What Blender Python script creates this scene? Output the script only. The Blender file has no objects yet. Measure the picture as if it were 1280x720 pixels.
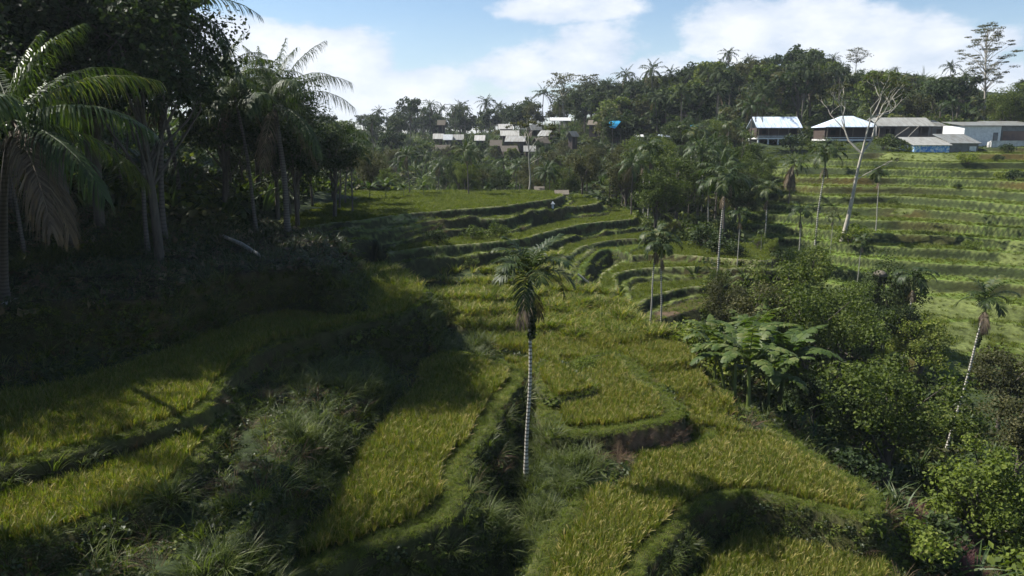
import bpy, math, random
import numpy as np
from math import radians as R, sin, cos, tan, pi
rng = np.random.default_rng(7)
random.seed(7)
sc = bpy.context.scene
col = sc.collection

# ------------------------------------------------------------------ camera
CH, PITCH, F = 13.8, R(11.7), 914.0            # eye height, tilt down, focal length in px of a 1280 frame
fw = np.array([0, cos(PITCH), -sin(PITCH)]); upv = np.array([0, sin(PITCH), cos(PITCH)]); rt = np.array([1.0, 0, 0])
def ray(px, py):
    return fw + (px-640)/F*rt - (py-360)/F*upv
def P(px, py, z):                               # survey point: where the sight line meets height z
    r = ray(px, py); t = (z-CH)/r[2]
    return np.array([r[0]*t, r[1]*t, z])
def PD(px, py, Y):                              # point at distance Y
    r = ray(px, py); t = Y/r[1]
    return np.array([r[0]*t, Y, CH+r[2]*t])
def topix(x, y, z):
    v = np.array([x, y, z-CH]); d = v@fw
    return 640+F*(v@rt)/d, 360-F*(v@upv)/d

cam_d = bpy.data.cameras.new('camera'); cam = bpy.data.objects.new('camera', cam_d); col.objects.link(cam)
cam_d.sensor_width = 36; cam_d.lens = 36*F/1280; cam_d.clip_end = 5000; cam_d.clip_start = 0.2
cam.location = (0, 0, CH); cam.rotation_euler = (pi/2-PITCH, 0, 0)
sc.camera = cam

# ------------------------------------------------------------------ tagging and mesh helpers
def tag(o, label=None, cat=None, group=None, kind=None):
    if label: o['label'] = label
    if cat: o['category'] = cat
    if group: o['group'] = group
    if kind: o['kind'] = kind
    return o
def link(o, parent=None):
    col.objects.link(o)
    if parent is not None: o.parent = parent
    return o
def empty(name, loc=(0, 0, 0), rz=0.0):
    o = bpy.data.objects.new(name, None); o.location = loc; o.rotation_euler = (0, 0, rz)
    o.empty_display_size = 0.2
    return link(o)
def npmesh(name, V, Fc, mat=None, smooth=False, rnd=None, mats=None, mi=None):
    """V (n,3); Fc (m,k) with k 3 or 4"""
    V = np.asarray(V, np.float32); Fc = np.asarray(Fc, np.int32)
    me = bpy.data.meshes.new(name)
    k = Fc.shape[1]; m = len(Fc)
    me.vertices.add(len(V)); me.vertices.foreach_set('co', V.ravel())
    me.loops.add(m*k); me.loops.foreach_set('vertex_index', Fc.ravel())
    me.polygons.add(m)
    me.polygons.foreach_set('loop_start', np.arange(0, m*k, k, dtype=np.int32))
    me.polygons.foreach_set('loop_total', np.full(m, k, np.int32))
    me.polygons.foreach_set('use_smooth', np.full(m, bool(smooth)))
    for mm in (mats or ([mat] if mat else [])): me.materials.append(mm)
    if mi is not None: me.polygons.foreach_set('material_index', np.asarray(mi, np.int32))
    if rnd is not None:
        a = me.attributes.new('rnd', 'FLOAT', 'POINT'); a.data.foreach_set('value', np.asarray(rnd, np.float32))
    me.update(calc_edges=True)
    return me
class MB:
    """collects shapes of one part into one mesh (quads)"""
    def __init__(s): s.V = []; s.F = []; s.n = 0; s.R = []
    def add(s, V, Fq, r=None):
        V = np.asarray(V, float); Fq = np.asarray(Fq, int)
        s.V.append(V); s.F.append(Fq+s.n); s.n += len(V)
        s.R.append(np.full(len(V), random.random()) if r is None else np.broadcast_to(r, (len(V),)))
        return s
    def box(s, c, sz, rz=0.0, taper=None):
        x, y, z = [a/2 for a in sz]
        V = np.array([[-x,-y,-z],[x,-y,-z],[x,y,-z],[-x,y,-z],[-x,-y,z],[x,-y,z],[x,y,z],[-x,y,z]], float)
        if taper: V[4:, :2] *= taper
        c_, s_ = cos(rz), sin(rz)
        V = np.stack([V[:,0]*c_-V[:,1]*s_, V[:,0]*s_+V[:,1]*c_, V[:,2]], 1)+np.array(c)
        return s.add(V, [[0,3,2,1],[4,5,6,7],[0,1,5,4],[1,2,6,5],[2,3,7,6],[3,0,4,7]])
    def slab(s, pts, t):
        """a thick plate over 4 points, thickness t downward"""
        p = np.array(pts, float); q = p-np.array([0,0,t])
        return s.add(np.vstack([q, p]), [[0,3,2,1],[4,5,6,7],[0,1,5,4],[1,2,6,5],[2,3,7,6],[3,0,4,7]])
    def tube(s, pts, rad, n=7, cap=True):
        pts = np.array(pts, float); m = len(pts)
        rad = np.broadcast_to(np.asarray(rad, float), (m,))
        T = np.gradient(pts, axis=0); T /= np.linalg.norm(T, axis=1)[:, None]+1e-9
        ref = np.array([1.0, 0.2, 0.1]) if abs(T[0][0]) < 0.8 else np.array([0, 1.0, 0.1])
        A = np.cross(T, ref); A /= np.linalg.norm(A, axis=1)[:, None]+1e-9
        B = np.cross(T, A)
        a = np.linspace(0, 2*pi, n, endpoint=False)
        V = (pts[:, None]+rad[:, None, None]*(np.cos(a)[None,:,None]*A[:,None]+np.sin(a)[None,:,None]*B[:,None])).reshape(-1, 3)
        i = np.arange(m-1)[:, None]*n; j = np.arange(n)[None]; k = (j+1) % n
        Fq = np.stack([i+j, i+k, i+n+k, i+n+j], -1).reshape(-1, 4)
        return s.add(V, Fq)
    def mesh(s, name, mat, smooth=False):
        return npmesh(name, np.vstack(s.V), np.vstack(s.F), mat, smooth, np.concatenate(s.R))
    def build(s, name, mat, parent=None, smooth=False):
        return link(bpy.data.objects.new(name, s.mesh(name, mat, smooth)), parent)
def copy_tree(o, parent=None):
    c = o.copy(); col.objects.link(c)
    if parent is not None: c.parent = parent
    for ch in list(o.children):
        if ch != c: copy_tree(ch, c)
    return c

# ------------------------------------------------------------------ noise
_perm = rng.random((4, 256, 256))
def vnoise(x, y, s, k=0):
    x = np.asarray(x)/s+37.3; y = np.asarray(y)/s+91.7
    xi = np.floor(x).astype(int); yi = np.floor(y).astype(int); fx = x-xi; fy = y-yi
    fx = fx*fx*(3-2*fx); fy = fy*fy*(3-2*fy); g = _perm[k]
    a = g[xi % 256, yi % 256]; b = g[(xi+1) % 256, yi % 256]; c = g[xi % 256, (yi+1) % 256]; d = g[(xi+1) % 256, (yi+1) % 256]
    return (a*(1-fx)+b*fx)*(1-fy)+(c*(1-fx)+d*fx)*fy*1.0-0.5
def fbm(x, y, s, k=0):
    return vnoise(x, y, s, k)+0.5*vnoise(x, y, s/2.1, (k+1) % 4)+0.25*vnoise(x, y, s/4.3, (k+2) % 4)
def sstep(a, b, x):
    t = np.clip((x-a)/(b-a), 0, 1); return t*t*(3-2*t)

# ------------------------------------------------------------------ terrain
ctrl = []
def cp(px, py, z): ctrl.append(P(px, py, z))
def cw(x, y, z): ctrl.append(np.array([x, y, z], float))
# gully
for a in [(650,475,-.2),(632,520,-1.4),(622,570,-2.1),(605,640,-2.7),(590,715,-3.2),(690,600,-.5),(660,680,-1.4),(700,560,0),(658,590,-.35),(664,605,-.45)]: cp(*a)
# basin fields (just under the field levels)
for a in [(560,350,.7),(640,350,.7),(560,400,.3),(700,420,-.1),(600,440,.2),(750,480,-.5),(820,480,-.7),(740,400,-.2),(860,560,-.9),(800,640,-1.0),(720,690,-1.1),(980,620,-1.3),(950,690,-2.0),(850,710,-1.9),(745,365,.1),(752,345,.2),(900,500,-1.0),(820,430,-.7),(855,400,-.9)]: cp(*a)
for a in [(500,560,.6),(430,640,.6),(540,500,.8),(360,715,.2),(480,715,-1.2),(540,690,-1.6)]: cp(*a)
# left hill underlay
for a in [(480,430,1.6),(400,500,2.0),(330,600,1.9),(200,700,1.5),(430,345,2.6),(500,345,2.2)]: cp(*a)
for a in [(-20,16,1.5),(-26,22,4.5),(-34,24,6.8),(-27,33,6.9),(-24,42,7.2),(-18,50,6.8),(-22,60,7.4),(-40,40,11),(-40,60,11.5),(-60,45,17),(-32,80,9),(-60,80,16),(-60,120,17),(-100,60,24),(-100,150,24),(-45,15,8),(-14,72,6.0)]: cw(*a)
# back plateau and the dip behind it
for a in [(500,300,4.2),(600,330,2.6),(400,262,6.4),(650,300,2.8)]: cp(*a)
for a in [(-10,88,5.8),(5,90,5.8),(-20,100,6.0),(2,102,4.0),(12,98,4.0),(-28,110,7),(0,130,2.0),(-30,135,4.5),(22,120,3.0),(16,88,2.2),(20,100,2.5),(30,112,4.5),(30,135,8),(45,150,13)]: cw(*a)
# amphitheatre underlay
for a in [(842,350,.2),(900,345,.2),(785,330,.8),(870,320,.9),(720,350,1.0)]: cp(*a)
# ravine
for a in [(1120,610,-1.4),(1000,550,-.9),(955,515,-.7),(880,462,-.3)]: cp(*a)
for a in [(20,18,-6.5),(23,26,-7.2),(23.5,34,-7.2),(23.5,45,-6.6),(25,58,-5.2),(26,70,-3.8),(25,80,-2.4),(19,42,-5.0),(19,54,-3.4),(20,66,-1.8),(17,32,-4.6),(19,74,-.8),(14,17,-3.6)]: cw(*a)
# far slope
for a in [(32,36,-6.2),(32,50,-5.6),(33,62,-4.2),(34,75,-2.0),(34,90,1.2),(36,103,4.6),(40,118,7.2),(50,128,9.4),(62,134,11.4),(80,134,11.6),(98,130,11.8),(120,130,12.4),(48,60,-3.6),(50,75,-.6),(52,90,2.6),(55,105,6.0),(60,118,9.0),(45,45,-5.4),(60,50,-1.2),(66,70,2.6),(70,90,6.2),(75,108,9.2),(90,90,8.6),(90,60,5),(60,25,-3.5),(40,20,-6),(100,115,11.2),(60,150,12.4),(100,148,12.6),(80,158,14)]: cw(*a)
# far country
for a in [(0,160,4),(-40,170,7),(0,200,8),(30,180,11),(-60,210,11),(60,200,24),(95,195,26),(130,190,19),(170,200,19),(80,235,31),(120,240,30),(0,300,12),(-100,300,15),(100,320,27),(0,450,14),(-220,450,18),(260,400,26),(-250,200,24),(300,120,12),(200,140,13),(300,0,0),(-200,0,20),(-120,-50,10),(0,0,-4),(0,-60,-6),(40,-40,-9),(120,-60,-4),(0,10,-2.5),(-15,5,0),(0,900,0),(-500,900,0),(600,900,0),(-600,300,10),(700,300,8),(-500,-100,0),(600,-100,0),(0,-150,-5),(0,1600,-20),(-1500,1600,-20),(1500,1600,-20),(1500,-150,-10),(-1500,-150,-10)]: cw(*a)
ctrl = np.array(ctrl)
CS = 2.0
def _k(r2): return np.sqrt(r2+CS*CS)
_D = ((ctrl[:, None, :2]-ctrl[None, :, :2])**2).sum(-1)
_n = len(ctrl)
_A = np.zeros((_n+1, _n+1)); _A[:_n, :_n] = _k(_D)+np.eye(_n)*-0.4; _A[:_n, _n] = 1; _A[_n, :_n] = 1
_w = np.linalg.solve(_A, np.append(ctrl[:, 2], 0))
def base_h(x, y):
    out = np.empty(len(x))
    for i in range(0, len(x), 20000):
        xx = x[i:i+20000, None]; yy = y[i:i+20000, None]
        out[i:i+20000] = _k((xx-ctrl[None,:,0])**2+(yy-ctrl[None,:,1])**2)@_w[:_n]+_w[_n]
    return out

def PP(z, pts): return [tuple(P(a, b, z)[:2]) for a, b in pts]
# name, z, outline (plan), slope of the bank, kind of crop, bund?
FIELDS = []
def field(z, px, world=(), slope=2.6, crop='rice', bund=0.12, wob=0.24, path=0.5, pre=(), tilt=None):
    FIELDS.append(dict(z=z, poly=np.array(list(pre)+PP(z, px)+list(world)), slope=slope, crop=crop, bund=bund, wob=wob, path=path, tilt=tilt))
# lowest pocket below the curved path
field(-1.8, [(850,760),(862,705),(900,668),(960,655),(1030,650),(1085,655),(1120,690),(1130,760)], crop='rice', slope=1.8, bund=0)
# big near field, path curving round the pocket
field(-.45, [(640,800),(655,720),(672,690),(700,650),(722,612),(745,580),(790,566),(850,560),(890,545),(850,520),(830,500),(812,470),(800,440),(790,415),(860,425),(875,455),(905,485),(940,512),(990,548),(1040,580),(1085,612),(1108,640),(1090,655),(1050,648),(1000,636),(950,622),(905,626),(862,648),(828,680),(806,720),(795,800)], slope=2.6, crop='rice', path=.8)
# second field with the brown bank
field(.55, [(690,548),(730,545),(800,540),(845,533),(862,528),(850,505),(815,478),(790,450),(770,440),(720,450),(690,470),(672,500),(672,530)], slope=3.0, crop='rice', path=1.1)
field(.95, [(690,502),(712,498),(745,492),(752,487),(722,470),(700,455),(690,440),(675,455),(668,480)], slope=3.0, path=.3)
# the basin floor: many small rice plots, each a hand's breadth above the next
field(.6, [(690,548),(668,520),(655,470),(645,448),(600,420),(560,404),(536,400),(534,372),(538,348),(600,335),(665,336),(705,344),(722,358),(742,372),(765,380),(796,398),(812,412),(845,420),(868,440),(880,462),(905,487),(940,514),(900,545),(850,530),(790,545)], slope=1.8, path=-.2, bund=0, wob=.3, tilt=(-.25, .088, 36))
# long field left of the gully with its path
field(1.15, [(330,760),(352,728),(430,704),(500,678),(550,656),(586,630),(590,612),(586,585),(600,562),(620,545),(634,505),(652,478),(655,462),(600,446),(545,440),(520,440),(480,500),(430,560),(385,620),(350,680),(300,760)], slope=2.4, path=.95)
# weed mounds of the left hill
field(2.7, [(478,440),(455,480),(418,522),(382,562),(348,602),(310,646),(262,700),(210,760)], world=[(-40,14),(-40,34),(-12,42)], slope=1.5, crop='weed', bund=0, wob=.5)
field(3.3, [(-200,760),(-60,712),(0,694),(90,668),(187,640),(222,612),(258,566),(284,520),(300,470),(380,440),(500,410)], world=[(-40,40),(-50,20)], slope=1.6, path=.4)
field(4.0, [(-200,650),(-60,606),(0,591),(124,558),(232,528),(270,508),(288,466),(340,432),(400,416),(440,408),(500,398),(524,388),(533,374),(534,360),(522,348),(500,338),(480,333),(440,333)], world=[(-28,60),(-50,40),(-50,24)], slope=3.2, crop='rice', path=.45)
# high shaded platform
field(6.7, [(-300,420),(-60,397),(0,386),(60,380),(120,372),(200,366),(240,352),(300,337),(350,333),(400,331),(428,338),(438,326),(425,306),(398,296)], world=[(-22,60),(-70,60),(-70,20)], slope=2.2, crop='litter', bund=0, wob=.5)
# back terraces
field(6.6, [(360,292),(400,282),(429,279),(494,271),(543,265),(600,261),(657,255),(690,250),(704,246),(705,242)], world=[(4,100),(-34,98)], slope=2.4, crop='young', path=.1)
field(6.1, [(400,296),(457,282.5),(494,278),(529,273.5),(573,268.5),(612,265),(647,258),(710,251),(712,246)], world=[(4,96),(-20,80)], slope=2.2, crop='young')
field(5.6, [(440,292),(500,286),(537,280.5),(567,277),(620,274.5),(637,274),(655,267.5),(694,259.5),(749,256.5),(752,250),(720,240)], world=[(4,100),(-18,76)], slope=2.2, crop='young')
field(4.9, [(400,297),(447,296.5),(468,301),(478,309),(470,300),(440,290)], world=[(-16,70)], slope=3, crop='weed', bund=0)
field(4.2, [(478,322),(492,316.5),(533,310.5),(620,304.5),(650,301),(686,291.5),(714,284.5),(753,278.5),(795,275.5),(797,268),(780,262)], world=[(10,98),(-12,80)], slope=3.0, crop='young')
field(2.75, [(700,336),(706,328),(712,319.5),(726,310.5),(755,303.5),(783,300.5),(814,299.5),(816,292),(800,284),(760,288),(700,300)], world=[], slope=3.0, crop='young')
field(2.35, [(714,345),(718,336),(728,324),(735,318),(748,311),(762,306),(800,304),(830,302),(820,296),(740,300),(705,320),(704,338)], slope=2.2, crop='young')
field(2.2, [(726,352),(731,340),(741,320),(755,312.5),(773,312.5),(784,320),(790,312),(830,305),(830,300),(760,305),(730,325),(718,345)], slope=1.9, crop='grass', wob=.05)
field(2.0, [(784,322),(800,320.5),(842,320.5),(891,322.5),(960,329),(975,322),(960,306),(850,303),(800,306),(780,312)], slope=2.4, crop='young')
field(1.4, [(744,372),(767,376),(776,358),(770,350),(767,344),(791,338.5),(842,336.5),(883,335.5),(919,338.5),(960,334),(900,322),(800,322),(765,332),(750,346),(742,364)], slope=2.6, crop='young')
field(.4, [(794,396),(797,382),(812,372),(830,368),(858,361),(879,360),(905,356),(900,345),(840,345),(790,352),(784,372),(786,392)], slope=2.6, crop='young')
field(-.35, [(800,410),(822,402),(850,392),(880,384),(900,372),(900,364),(850,364),(815,374),(800,385)], slope=1.6, crop='soil', bund=0)

def seg_dist(x, y, poly):
    """signed distance to a closed outline, positive inside"""
    a = poly; b = np.roll(poly, -1, 0)
    d2 = np.full(len(x), 1e18); ins = np.zeros(len(x), bool)
    for (ax, ay), (bx, by) in zip(a, b):
        vx, vy = bx-ax, by-ay; L = vx*vx+vy*vy+1e-12
        t = np.clip(((x-ax)*vx+(y-ay)*vy)/L, 0, 1)
        d2 = np.minimum(d2, (x-ax-t*vx)**2+(y-ay-t*vy)**2)
        c = ((ay > y) != (by > y))
        with np.errstate(divide='ignore', invalid='ignore'):
            xi = ax+(y-ay)*vx/np.where(vy == 0, 1e-9, vy)
        ins ^= c & (x < xi)
    d = np.sqrt(d2)
    return np.where(ins, d, -d)
for f in FIELDS:      # round the corners of each outline
    p = f['poly']
    for _ in range(2):
        q = np.roll(p, -1, 0); p = np.stack([p*.75+q*.25, p*.25+q*.75], 1).reshape(-1, 2)
    f['poly'] = p

def drop(u, f):
    if f['crop'] != 'young': return u
    a = .62/f['slope']*(1.25 if f['z'] > 4 else 1)       # a narrow grassed ledge part way down the riser
    return np.where(u < a, u, np.where(u < a+.75, a, u-.75))
def terrain(x, y):
    """height, owner field index (-1 none), inner distance to its edge, bank flag (0..1)"""
    x = np.asarray(x, float); y = np.asarray(y, float)
    h = base_h(x, y)
    near = np.exp(-((y-40)/60)**2)
    h = h+fbm(x, y, 3.5)*0.35+fbm(x, y, 30, 2)*np.clip((np.hypot(x, y)-110)/120, 0, 1)*5
    owner = np.full(len(x), -1); din = np.zeros(len(x)); bank = np.zeros(len(x))
    # far slope: hand-cut rice steps following the contours
    m = sstep(27, 33, x)*sstep(52, 60, y+0.0*x)*(1-sstep(128, 134, y-.0*x))*(1-sstep(96, 125, x))
    hb = h-fbm(x, y, 3.5)*0.35+fbm(x, y, 26, 1)*2.6+fbm(x, y, 9, 3)*.35
    st = 1.1; q = hb/st; fr = q-np.floor(q)
    bw = .16+.5*sstep(.14, .3, vnoise(x, y, 15, 3)+.4*vnoise(x, y, 6, 1))
    step = (np.floor(q)+np.clip((fr-(1-bw))/bw, 0, 1))*st
    h = h*(1-m)+step*m
    slopeband = ((fr > (1-bw)) & (bw < .35)).astype(float)*m
    bank = np.maximum(bank, slopeband)
    owner = np.where((m > .5) & (slopeband < .5), np.where((fr < .07) | (fr > 1-bw-.04), -3, -2), owner)
    for i, f in enumerate(FIELDS):
        p = f['poly']; x0, y0 = p.min(0)-6; x1, y1 = p.max(0)+6
        s = np.nonzero((x > x0) & (x < x1) & (y > y0) & (y < y1))[0]
        if not len(s): continue
        xs, ys = x[s], y[s]
        d = seg_dist(xs, ys, p)+fbm(xs, ys, 1.7, i % 4)*f['wob']+fbm(xs, ys, 6, (i+1) % 4)*f['wob']*1.2
        bump = fbm(xs, ys, 2.2, 1)*(.5 if f['crop'] in ('weed', 'litter') else .05)
        zb_ = f['z']
        if f['tilt']:
            zz = f['tilt'][0]+f['tilt'][1]*(ys-f['tilt'][2])+fbm(xs, ys, 9, 2)*.55+fbm(xs, ys, 3, 1)*.12; q_ = zz/.36; fl = np.floor(q_); zb_ = (fl+np.clip((q_-fl-.86)/.14, 0, 1))*.36+.1*np.exp(-((q_-fl-.06)/.07)**2)
        z = zb_+bump+f['bund']*np.exp(-((d-.28)/.28)**2)-drop(np.clip(-d, 0, 50), f)*f['slope']*(1+.7*vnoise(xs, ys, 3.3, 1)+.5*vnoise(xs, ys, 1.2, 3))+.22*vnoise(xs, ys, 4.5, 2)*np.exp(-np.abs(d)/.8)
        up = z > h[s]
        h[s] = np.where(up, z, h[s])
        owner[s] = np.where(up, np.where(d > 0, i, -1), owner[s])
        din[s] = np.where(up, d, din[s])
        bank[s] = np.where(up, (d < 0).astype(float), bank[s])
        if f['crop'] == 'young':
            a = .62/f['slope']*(1.25 if f['z'] > 4 else 1); lg = up & (-d > a+.04) & (-d < a+.72)
            bank[s] = np.where(lg, 0, bank[s]); owner[s] = np.where(lg, -3, owner[s])
    return h, owner, din, bank
def gz(x, y):
    return float(terrain(np.array([x]), np.array([y]))[0][0])

def axis(parts):
    out = []
    for a, b, s in parts: out.append(np.arange(a, b, s))
    return np.unique(np.round(np.concatenate(out), 3))
gx = axis([(-1500,-300,60),(-300,-100,10),(-100,-34,1.5),(-34,-20,.4),(-20,20,.2),(20,34,.35),(34,100,.4),(100,300,10),(300,1501,60)])
gy = axis([(-150,-10,10),(-10,12,1.5),(12,48,.2),(48,92,.24),(92,136,.3),(136,240,3),(240,420,8),(420,1601,60)])
X, Y = np.meshgrid(gx, gy); xf, yf = X.ravel(), Y.ravel()
H_, OW, DI, BK = terrain(xf, yf)
nx, ny = len(gx), len(gy)
ii = (np.arange(ny-1)[:, None]*nx+np.arange(nx-1)[None]).ravel()
Fg = np.stack([ii, ii+1, ii+nx+1, ii+nx], 1)
# surface colours: what grows or lies there
crop = np.array([{'rice':0,'young':1,'weed':2,'litter':3,'grass':4,'soil':5}[f['crop']] for f in FIELDS]+[4, 1, 2])  # -3 -> rim, -2 -> index of 'young', -1 -> weed
cid = crop[OW]
pal = {0:(.050,.056,.016), 1:(.085,.125,.022), 2:(.026,.038,.013), 3:(.030,.024,.016), 4:(.070,.105,.022), 5:(.085,.060,.036)}
C = np.array([pal[k] for k in range(6)])[cid]
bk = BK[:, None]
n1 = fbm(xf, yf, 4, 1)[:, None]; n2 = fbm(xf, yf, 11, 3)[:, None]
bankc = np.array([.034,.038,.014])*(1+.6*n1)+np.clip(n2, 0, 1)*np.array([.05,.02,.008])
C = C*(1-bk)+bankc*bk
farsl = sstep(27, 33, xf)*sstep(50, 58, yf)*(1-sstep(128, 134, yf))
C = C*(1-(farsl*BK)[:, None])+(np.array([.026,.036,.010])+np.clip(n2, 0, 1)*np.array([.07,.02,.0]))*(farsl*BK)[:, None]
C[(OW == -2)] = C[OW == -2]*(1.0+.7*n1[OW == -2])+np.clip(n2[OW == -2]+.02, 0, 1)*np.array([.045,.025,.004])
rim = (OW >= 0)*np.exp(-((DI-.22)/.17)**2)*np.isin(cid, [1])
C = C*(1-rim[:, None])+np.array([.17,.165,.085])*rim[:, None]
brown = np.exp(-(((xf-P(820,556,0)[0])/2.6)**2+((yf-P(820,556,0)[1])/1.4)**2))*BK
C = C*(1-brown[:, None])+np.array([.12,.075,.045])*brown[:, None]
plum = np.exp(-(((xf-P(1185,660,-2.5)[0])/2.0)**2+((yf-P(1185,660,-2.5)[1])/2.2)**2))
C = C*(1-plum[:, None])+np.array([.11,.05,.045])*plum[:, None]
C[OW == -3] = np.array([.10,.12,.035])
far = sstep(130, 180, yf)[:, None]; C = C*(1-far)+np.array([.035,.048,.020])*far

# ------------------------------------------------------------------ materials
def newmat(name):
    m = bpy.data.materials.new(name); m.use_nodes = True; nt = m.node_tree; nt.nodes.clear()
    out = nt.nodes.new('ShaderNodeOutputMaterial'); return m, nt, out
def N(nt, t, **kw):
    n = nt.nodes.new(t)
    for k, v in kw.items():
        if k in n.inputs: n.inputs[k].default_value = v
        else: setattr(n, k, v)
    return n
def leafmat(name, c1, c2, c3=None, rough=.5, trans=.35, spec=.4, scale=1.2, objvar=.35):
    """foliage: leaf-to-leaf and plant-to-plant colour variety, light passing through the blades"""
    m, nt, out = newmat(name); L = nt.links.new
    at = N(nt, 'ShaderNodeAttribute', attribute_name='rnd')
    ge = N(nt, 'ShaderNodeNewGeometry'); no = N(nt, 'ShaderNodeTexNoise', Scale=scale, Detail=2.0); L(ge.outputs['Position'], no.inputs['Vector'])
    ad = N(nt, 'ShaderNodeMath', operation='MULTIPLY_ADD'); ad.inputs[1].default_value = .6; L(at.outputs['Fac'], ad.inputs[0])
    sc_ = N(nt, 'ShaderNodeMath', operation='MULTIPLY'); sc_.inputs[1].default_value = .5; L(no.outputs['Fac'], sc_.inputs[0]); L(sc_.outputs[0], ad.inputs[2])
    oi = N(nt, 'ShaderNodeObjectInfo'); ov = N(nt, 'ShaderNodeMath', operation='MULTIPLY_ADD'); ov.inputs[1].default_value = objvar; ov.inputs[2].default_value = -objvar/2
    L(oi.outputs['Random'], ov.inputs[0])
    a2 = N(nt, 'ShaderNodeMath', operation='ADD'); L(ad.outputs[0], a2.inputs[0]); L(ov.outputs[0], a2.inputs[1])
    cr = N(nt, 'ShaderNodeValToRGB'); L(a2.outputs[0], cr.inputs[0])
    cr.color_ramp.elements[0].position = .15; cr.color_ramp.elements[0].color = (*c1, 1)
    cr.color_ramp.elements[1].position = .72; cr.color_ramp.elements[1].color = (*c2, 1)
    e = cr.color_ramp.elements.new(.93); e.color = (*(c3 or c2), 1)
    bs = N(nt, 'ShaderNodeBsdfPrincipled', Roughness=rough); bs.inputs['Specular IOR Level'].default_value = spec
    tr = N(nt, 'ShaderNodeBsdfTranslucent'); mx = N(nt, 'ShaderNodeMixShader'); mx.inputs[0].default_value = trans
    br = N(nt, 'ShaderNodeMixRGB', blend_type='MULTIPLY'); br.inputs[0].default_value = 1; br.inputs[2].default_value = (1.35, 1.5, .55, 1)
    L(cr.outputs[0], bs.inputs['Base Color']); L(cr.outputs[0], br.inputs[1]); L(br.outputs[0], tr.inputs['Color'])
    L(bs.outputs[0], mx.inputs[1]); L(tr.outputs[0], mx.inputs[2]); L(mx.outputs[0], out.inputs[0])
    return m
def solid(name, c, rough=.7, var=.3, scale=4.0, c2=None, metal=0, stretch=None, bump=0, spec=.4):
    m, nt, out = newmat(name); L = nt.links.new
    tc = N(nt, 'ShaderNodeTexCoord'); mp = N(nt, 'ShaderNodeMapping'); L(tc.outputs['Object'], mp.inputs[0])
    if stretch: mp.inputs['Scale'].default_value = stretch
    no = N(nt, 'ShaderNodeTexNoise', Scale=scale, Detail=5.0, Roughness=.65); L(mp.outputs[0], no.inputs['Vector'])
    cr = N(nt, 'ShaderNodeValToRGB'); L(no.outputs['Fac'], cr.inputs[0])
    c = np.array(c); d = np.array(c2) if c2 is not None else c*(1-var)
    cr.color_ramp.elements[0].position = .32; cr.color_ramp.elements[0].color = (*d, 1)
    cr.color_ramp.elements[1].position = .62; cr.color_ramp.elements[1].color = (*c, 1)
    bs = N(nt, 'ShaderNodeBsdfPrincipled', Roughness=rough, Metallic=metal); bs.inputs['Specular IOR Level'].default_value = spec
    L(cr.outputs[0], bs.inputs['Base Color']); L(bs.outputs[0], out.inputs[0])
    if bump:
        bn = N(nt, 'ShaderNodeBump', Strength=bump, Distance=.05); L(no.outputs['Fac'], bn.inputs['Height']); L(bn.outputs[0], bs.inputs['Normal'])
    return m
def corrug(name, c, c2, freq=22.0, rough=.45, axis='X'):
    """corrugated sheet: ribs along one axis, streaks of rust and dirt"""
    m, nt, out = newmat(name); L = nt.links.new
    tc = N(nt, 'ShaderNodeTexCoord')
    wv = N(nt, 'ShaderNodeTexWave', Scale=freq/6.28); wv.bands_direction = axis; L(tc.outputs['Object'], wv.inputs[0])
    mp = N(nt, 'ShaderNodeMapping'); mp.inputs['Scale'].default_value = (3, .4, .4) if axis == 'X' else (.4, 3, .4); L(tc.outputs['Object'], mp.inputs[0])
    no = N(nt, 'ShaderNodeTexNoise', Scale=1.1, Detail=5.0); L(mp.outputs[0], no.inputs['Vector'])
    cr = N(nt, 'ShaderNodeValToRGB'); L(no.outputs['Fac'], cr.inputs[0])
    cr.color_ramp.elements[0].position = .36; cr.color_ramp.elements[0].color = (*c2, 1)
    cr.color_ramp.elements[1].position = .58; cr.color_ramp.elements[1].color = (*c, 1)
    bs = N(nt, 'ShaderNodeBsdfPrincipled', Roughness=rough); L(cr.outputs[0], bs.inputs['Base Color']); L(bs.outputs[0], out.inputs[0])
    bn = N(nt, 'ShaderNodeBump', Strength=.5, Distance=.04); L(wv.outputs['Fac'], bn.inputs['Height']); L(bn.outputs[0], bs.inputs['Normal'])
    return m
M = {}
M['palm'] = leafmat('palm_leaf', (.018,.034,.009), (.050,.078,.020), (.085,.10,.035), rough=.5, trans=.28, spec=.25)
M['palm_sunlit'] = leafmat('sunlit_palm_leaf', (.035,.060,.014), (.085,.115,.026), (.17,.16,.06), rough=.45, trans=.35, spec=.35)  # paler copy of the palm leaf, sunlit tone painted into the colour
M['areca'] = leafmat('areca_leaf', (.016,.030,.008), (.042,.064,.016), (.11,.115,.04), rough=.5, trans=.25, spec=.22)
M['dead'] = leafmat('dry_frond', (.05,.034,.020), (.13,.095,.06), (.20,.16,.10), rough=.7, trans=.15)
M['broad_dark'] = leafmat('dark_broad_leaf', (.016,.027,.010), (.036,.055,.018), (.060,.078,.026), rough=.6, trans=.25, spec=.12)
M['broad_mid'] = leafmat('mid_broad_leaf', (.032,.049,.010), (.080,.106,.020), (.13,.145,.032), rough=.6, trans=.3, spec=.15)
M['broad_light'] = leafmat('light_broad_leaf', (.055,.080,.014), (.125,.160,.026), (.19,.20,.05), rough=.6, trans=.35, spec=.15)
M['broad_olive'] = leafmat('olive_leaf', (.030,.034,.012), (.062,.064,.024), (.10,.095,.04), rough=.6, trans=.3, spec=.15)
M['far_leaf'] = leafmat('ridge_leaf', (.020,.032,.014), (.042,.058,.024), (.065,.080,.034), rough=.7, trans=.25, spec=.1)
M['banana'] = leafmat('banana_leaf', (.035,.062,.014), (.080,.115,.028), (.13,.15,.05), rough=.5, trans=.35, spec=.2)
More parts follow.
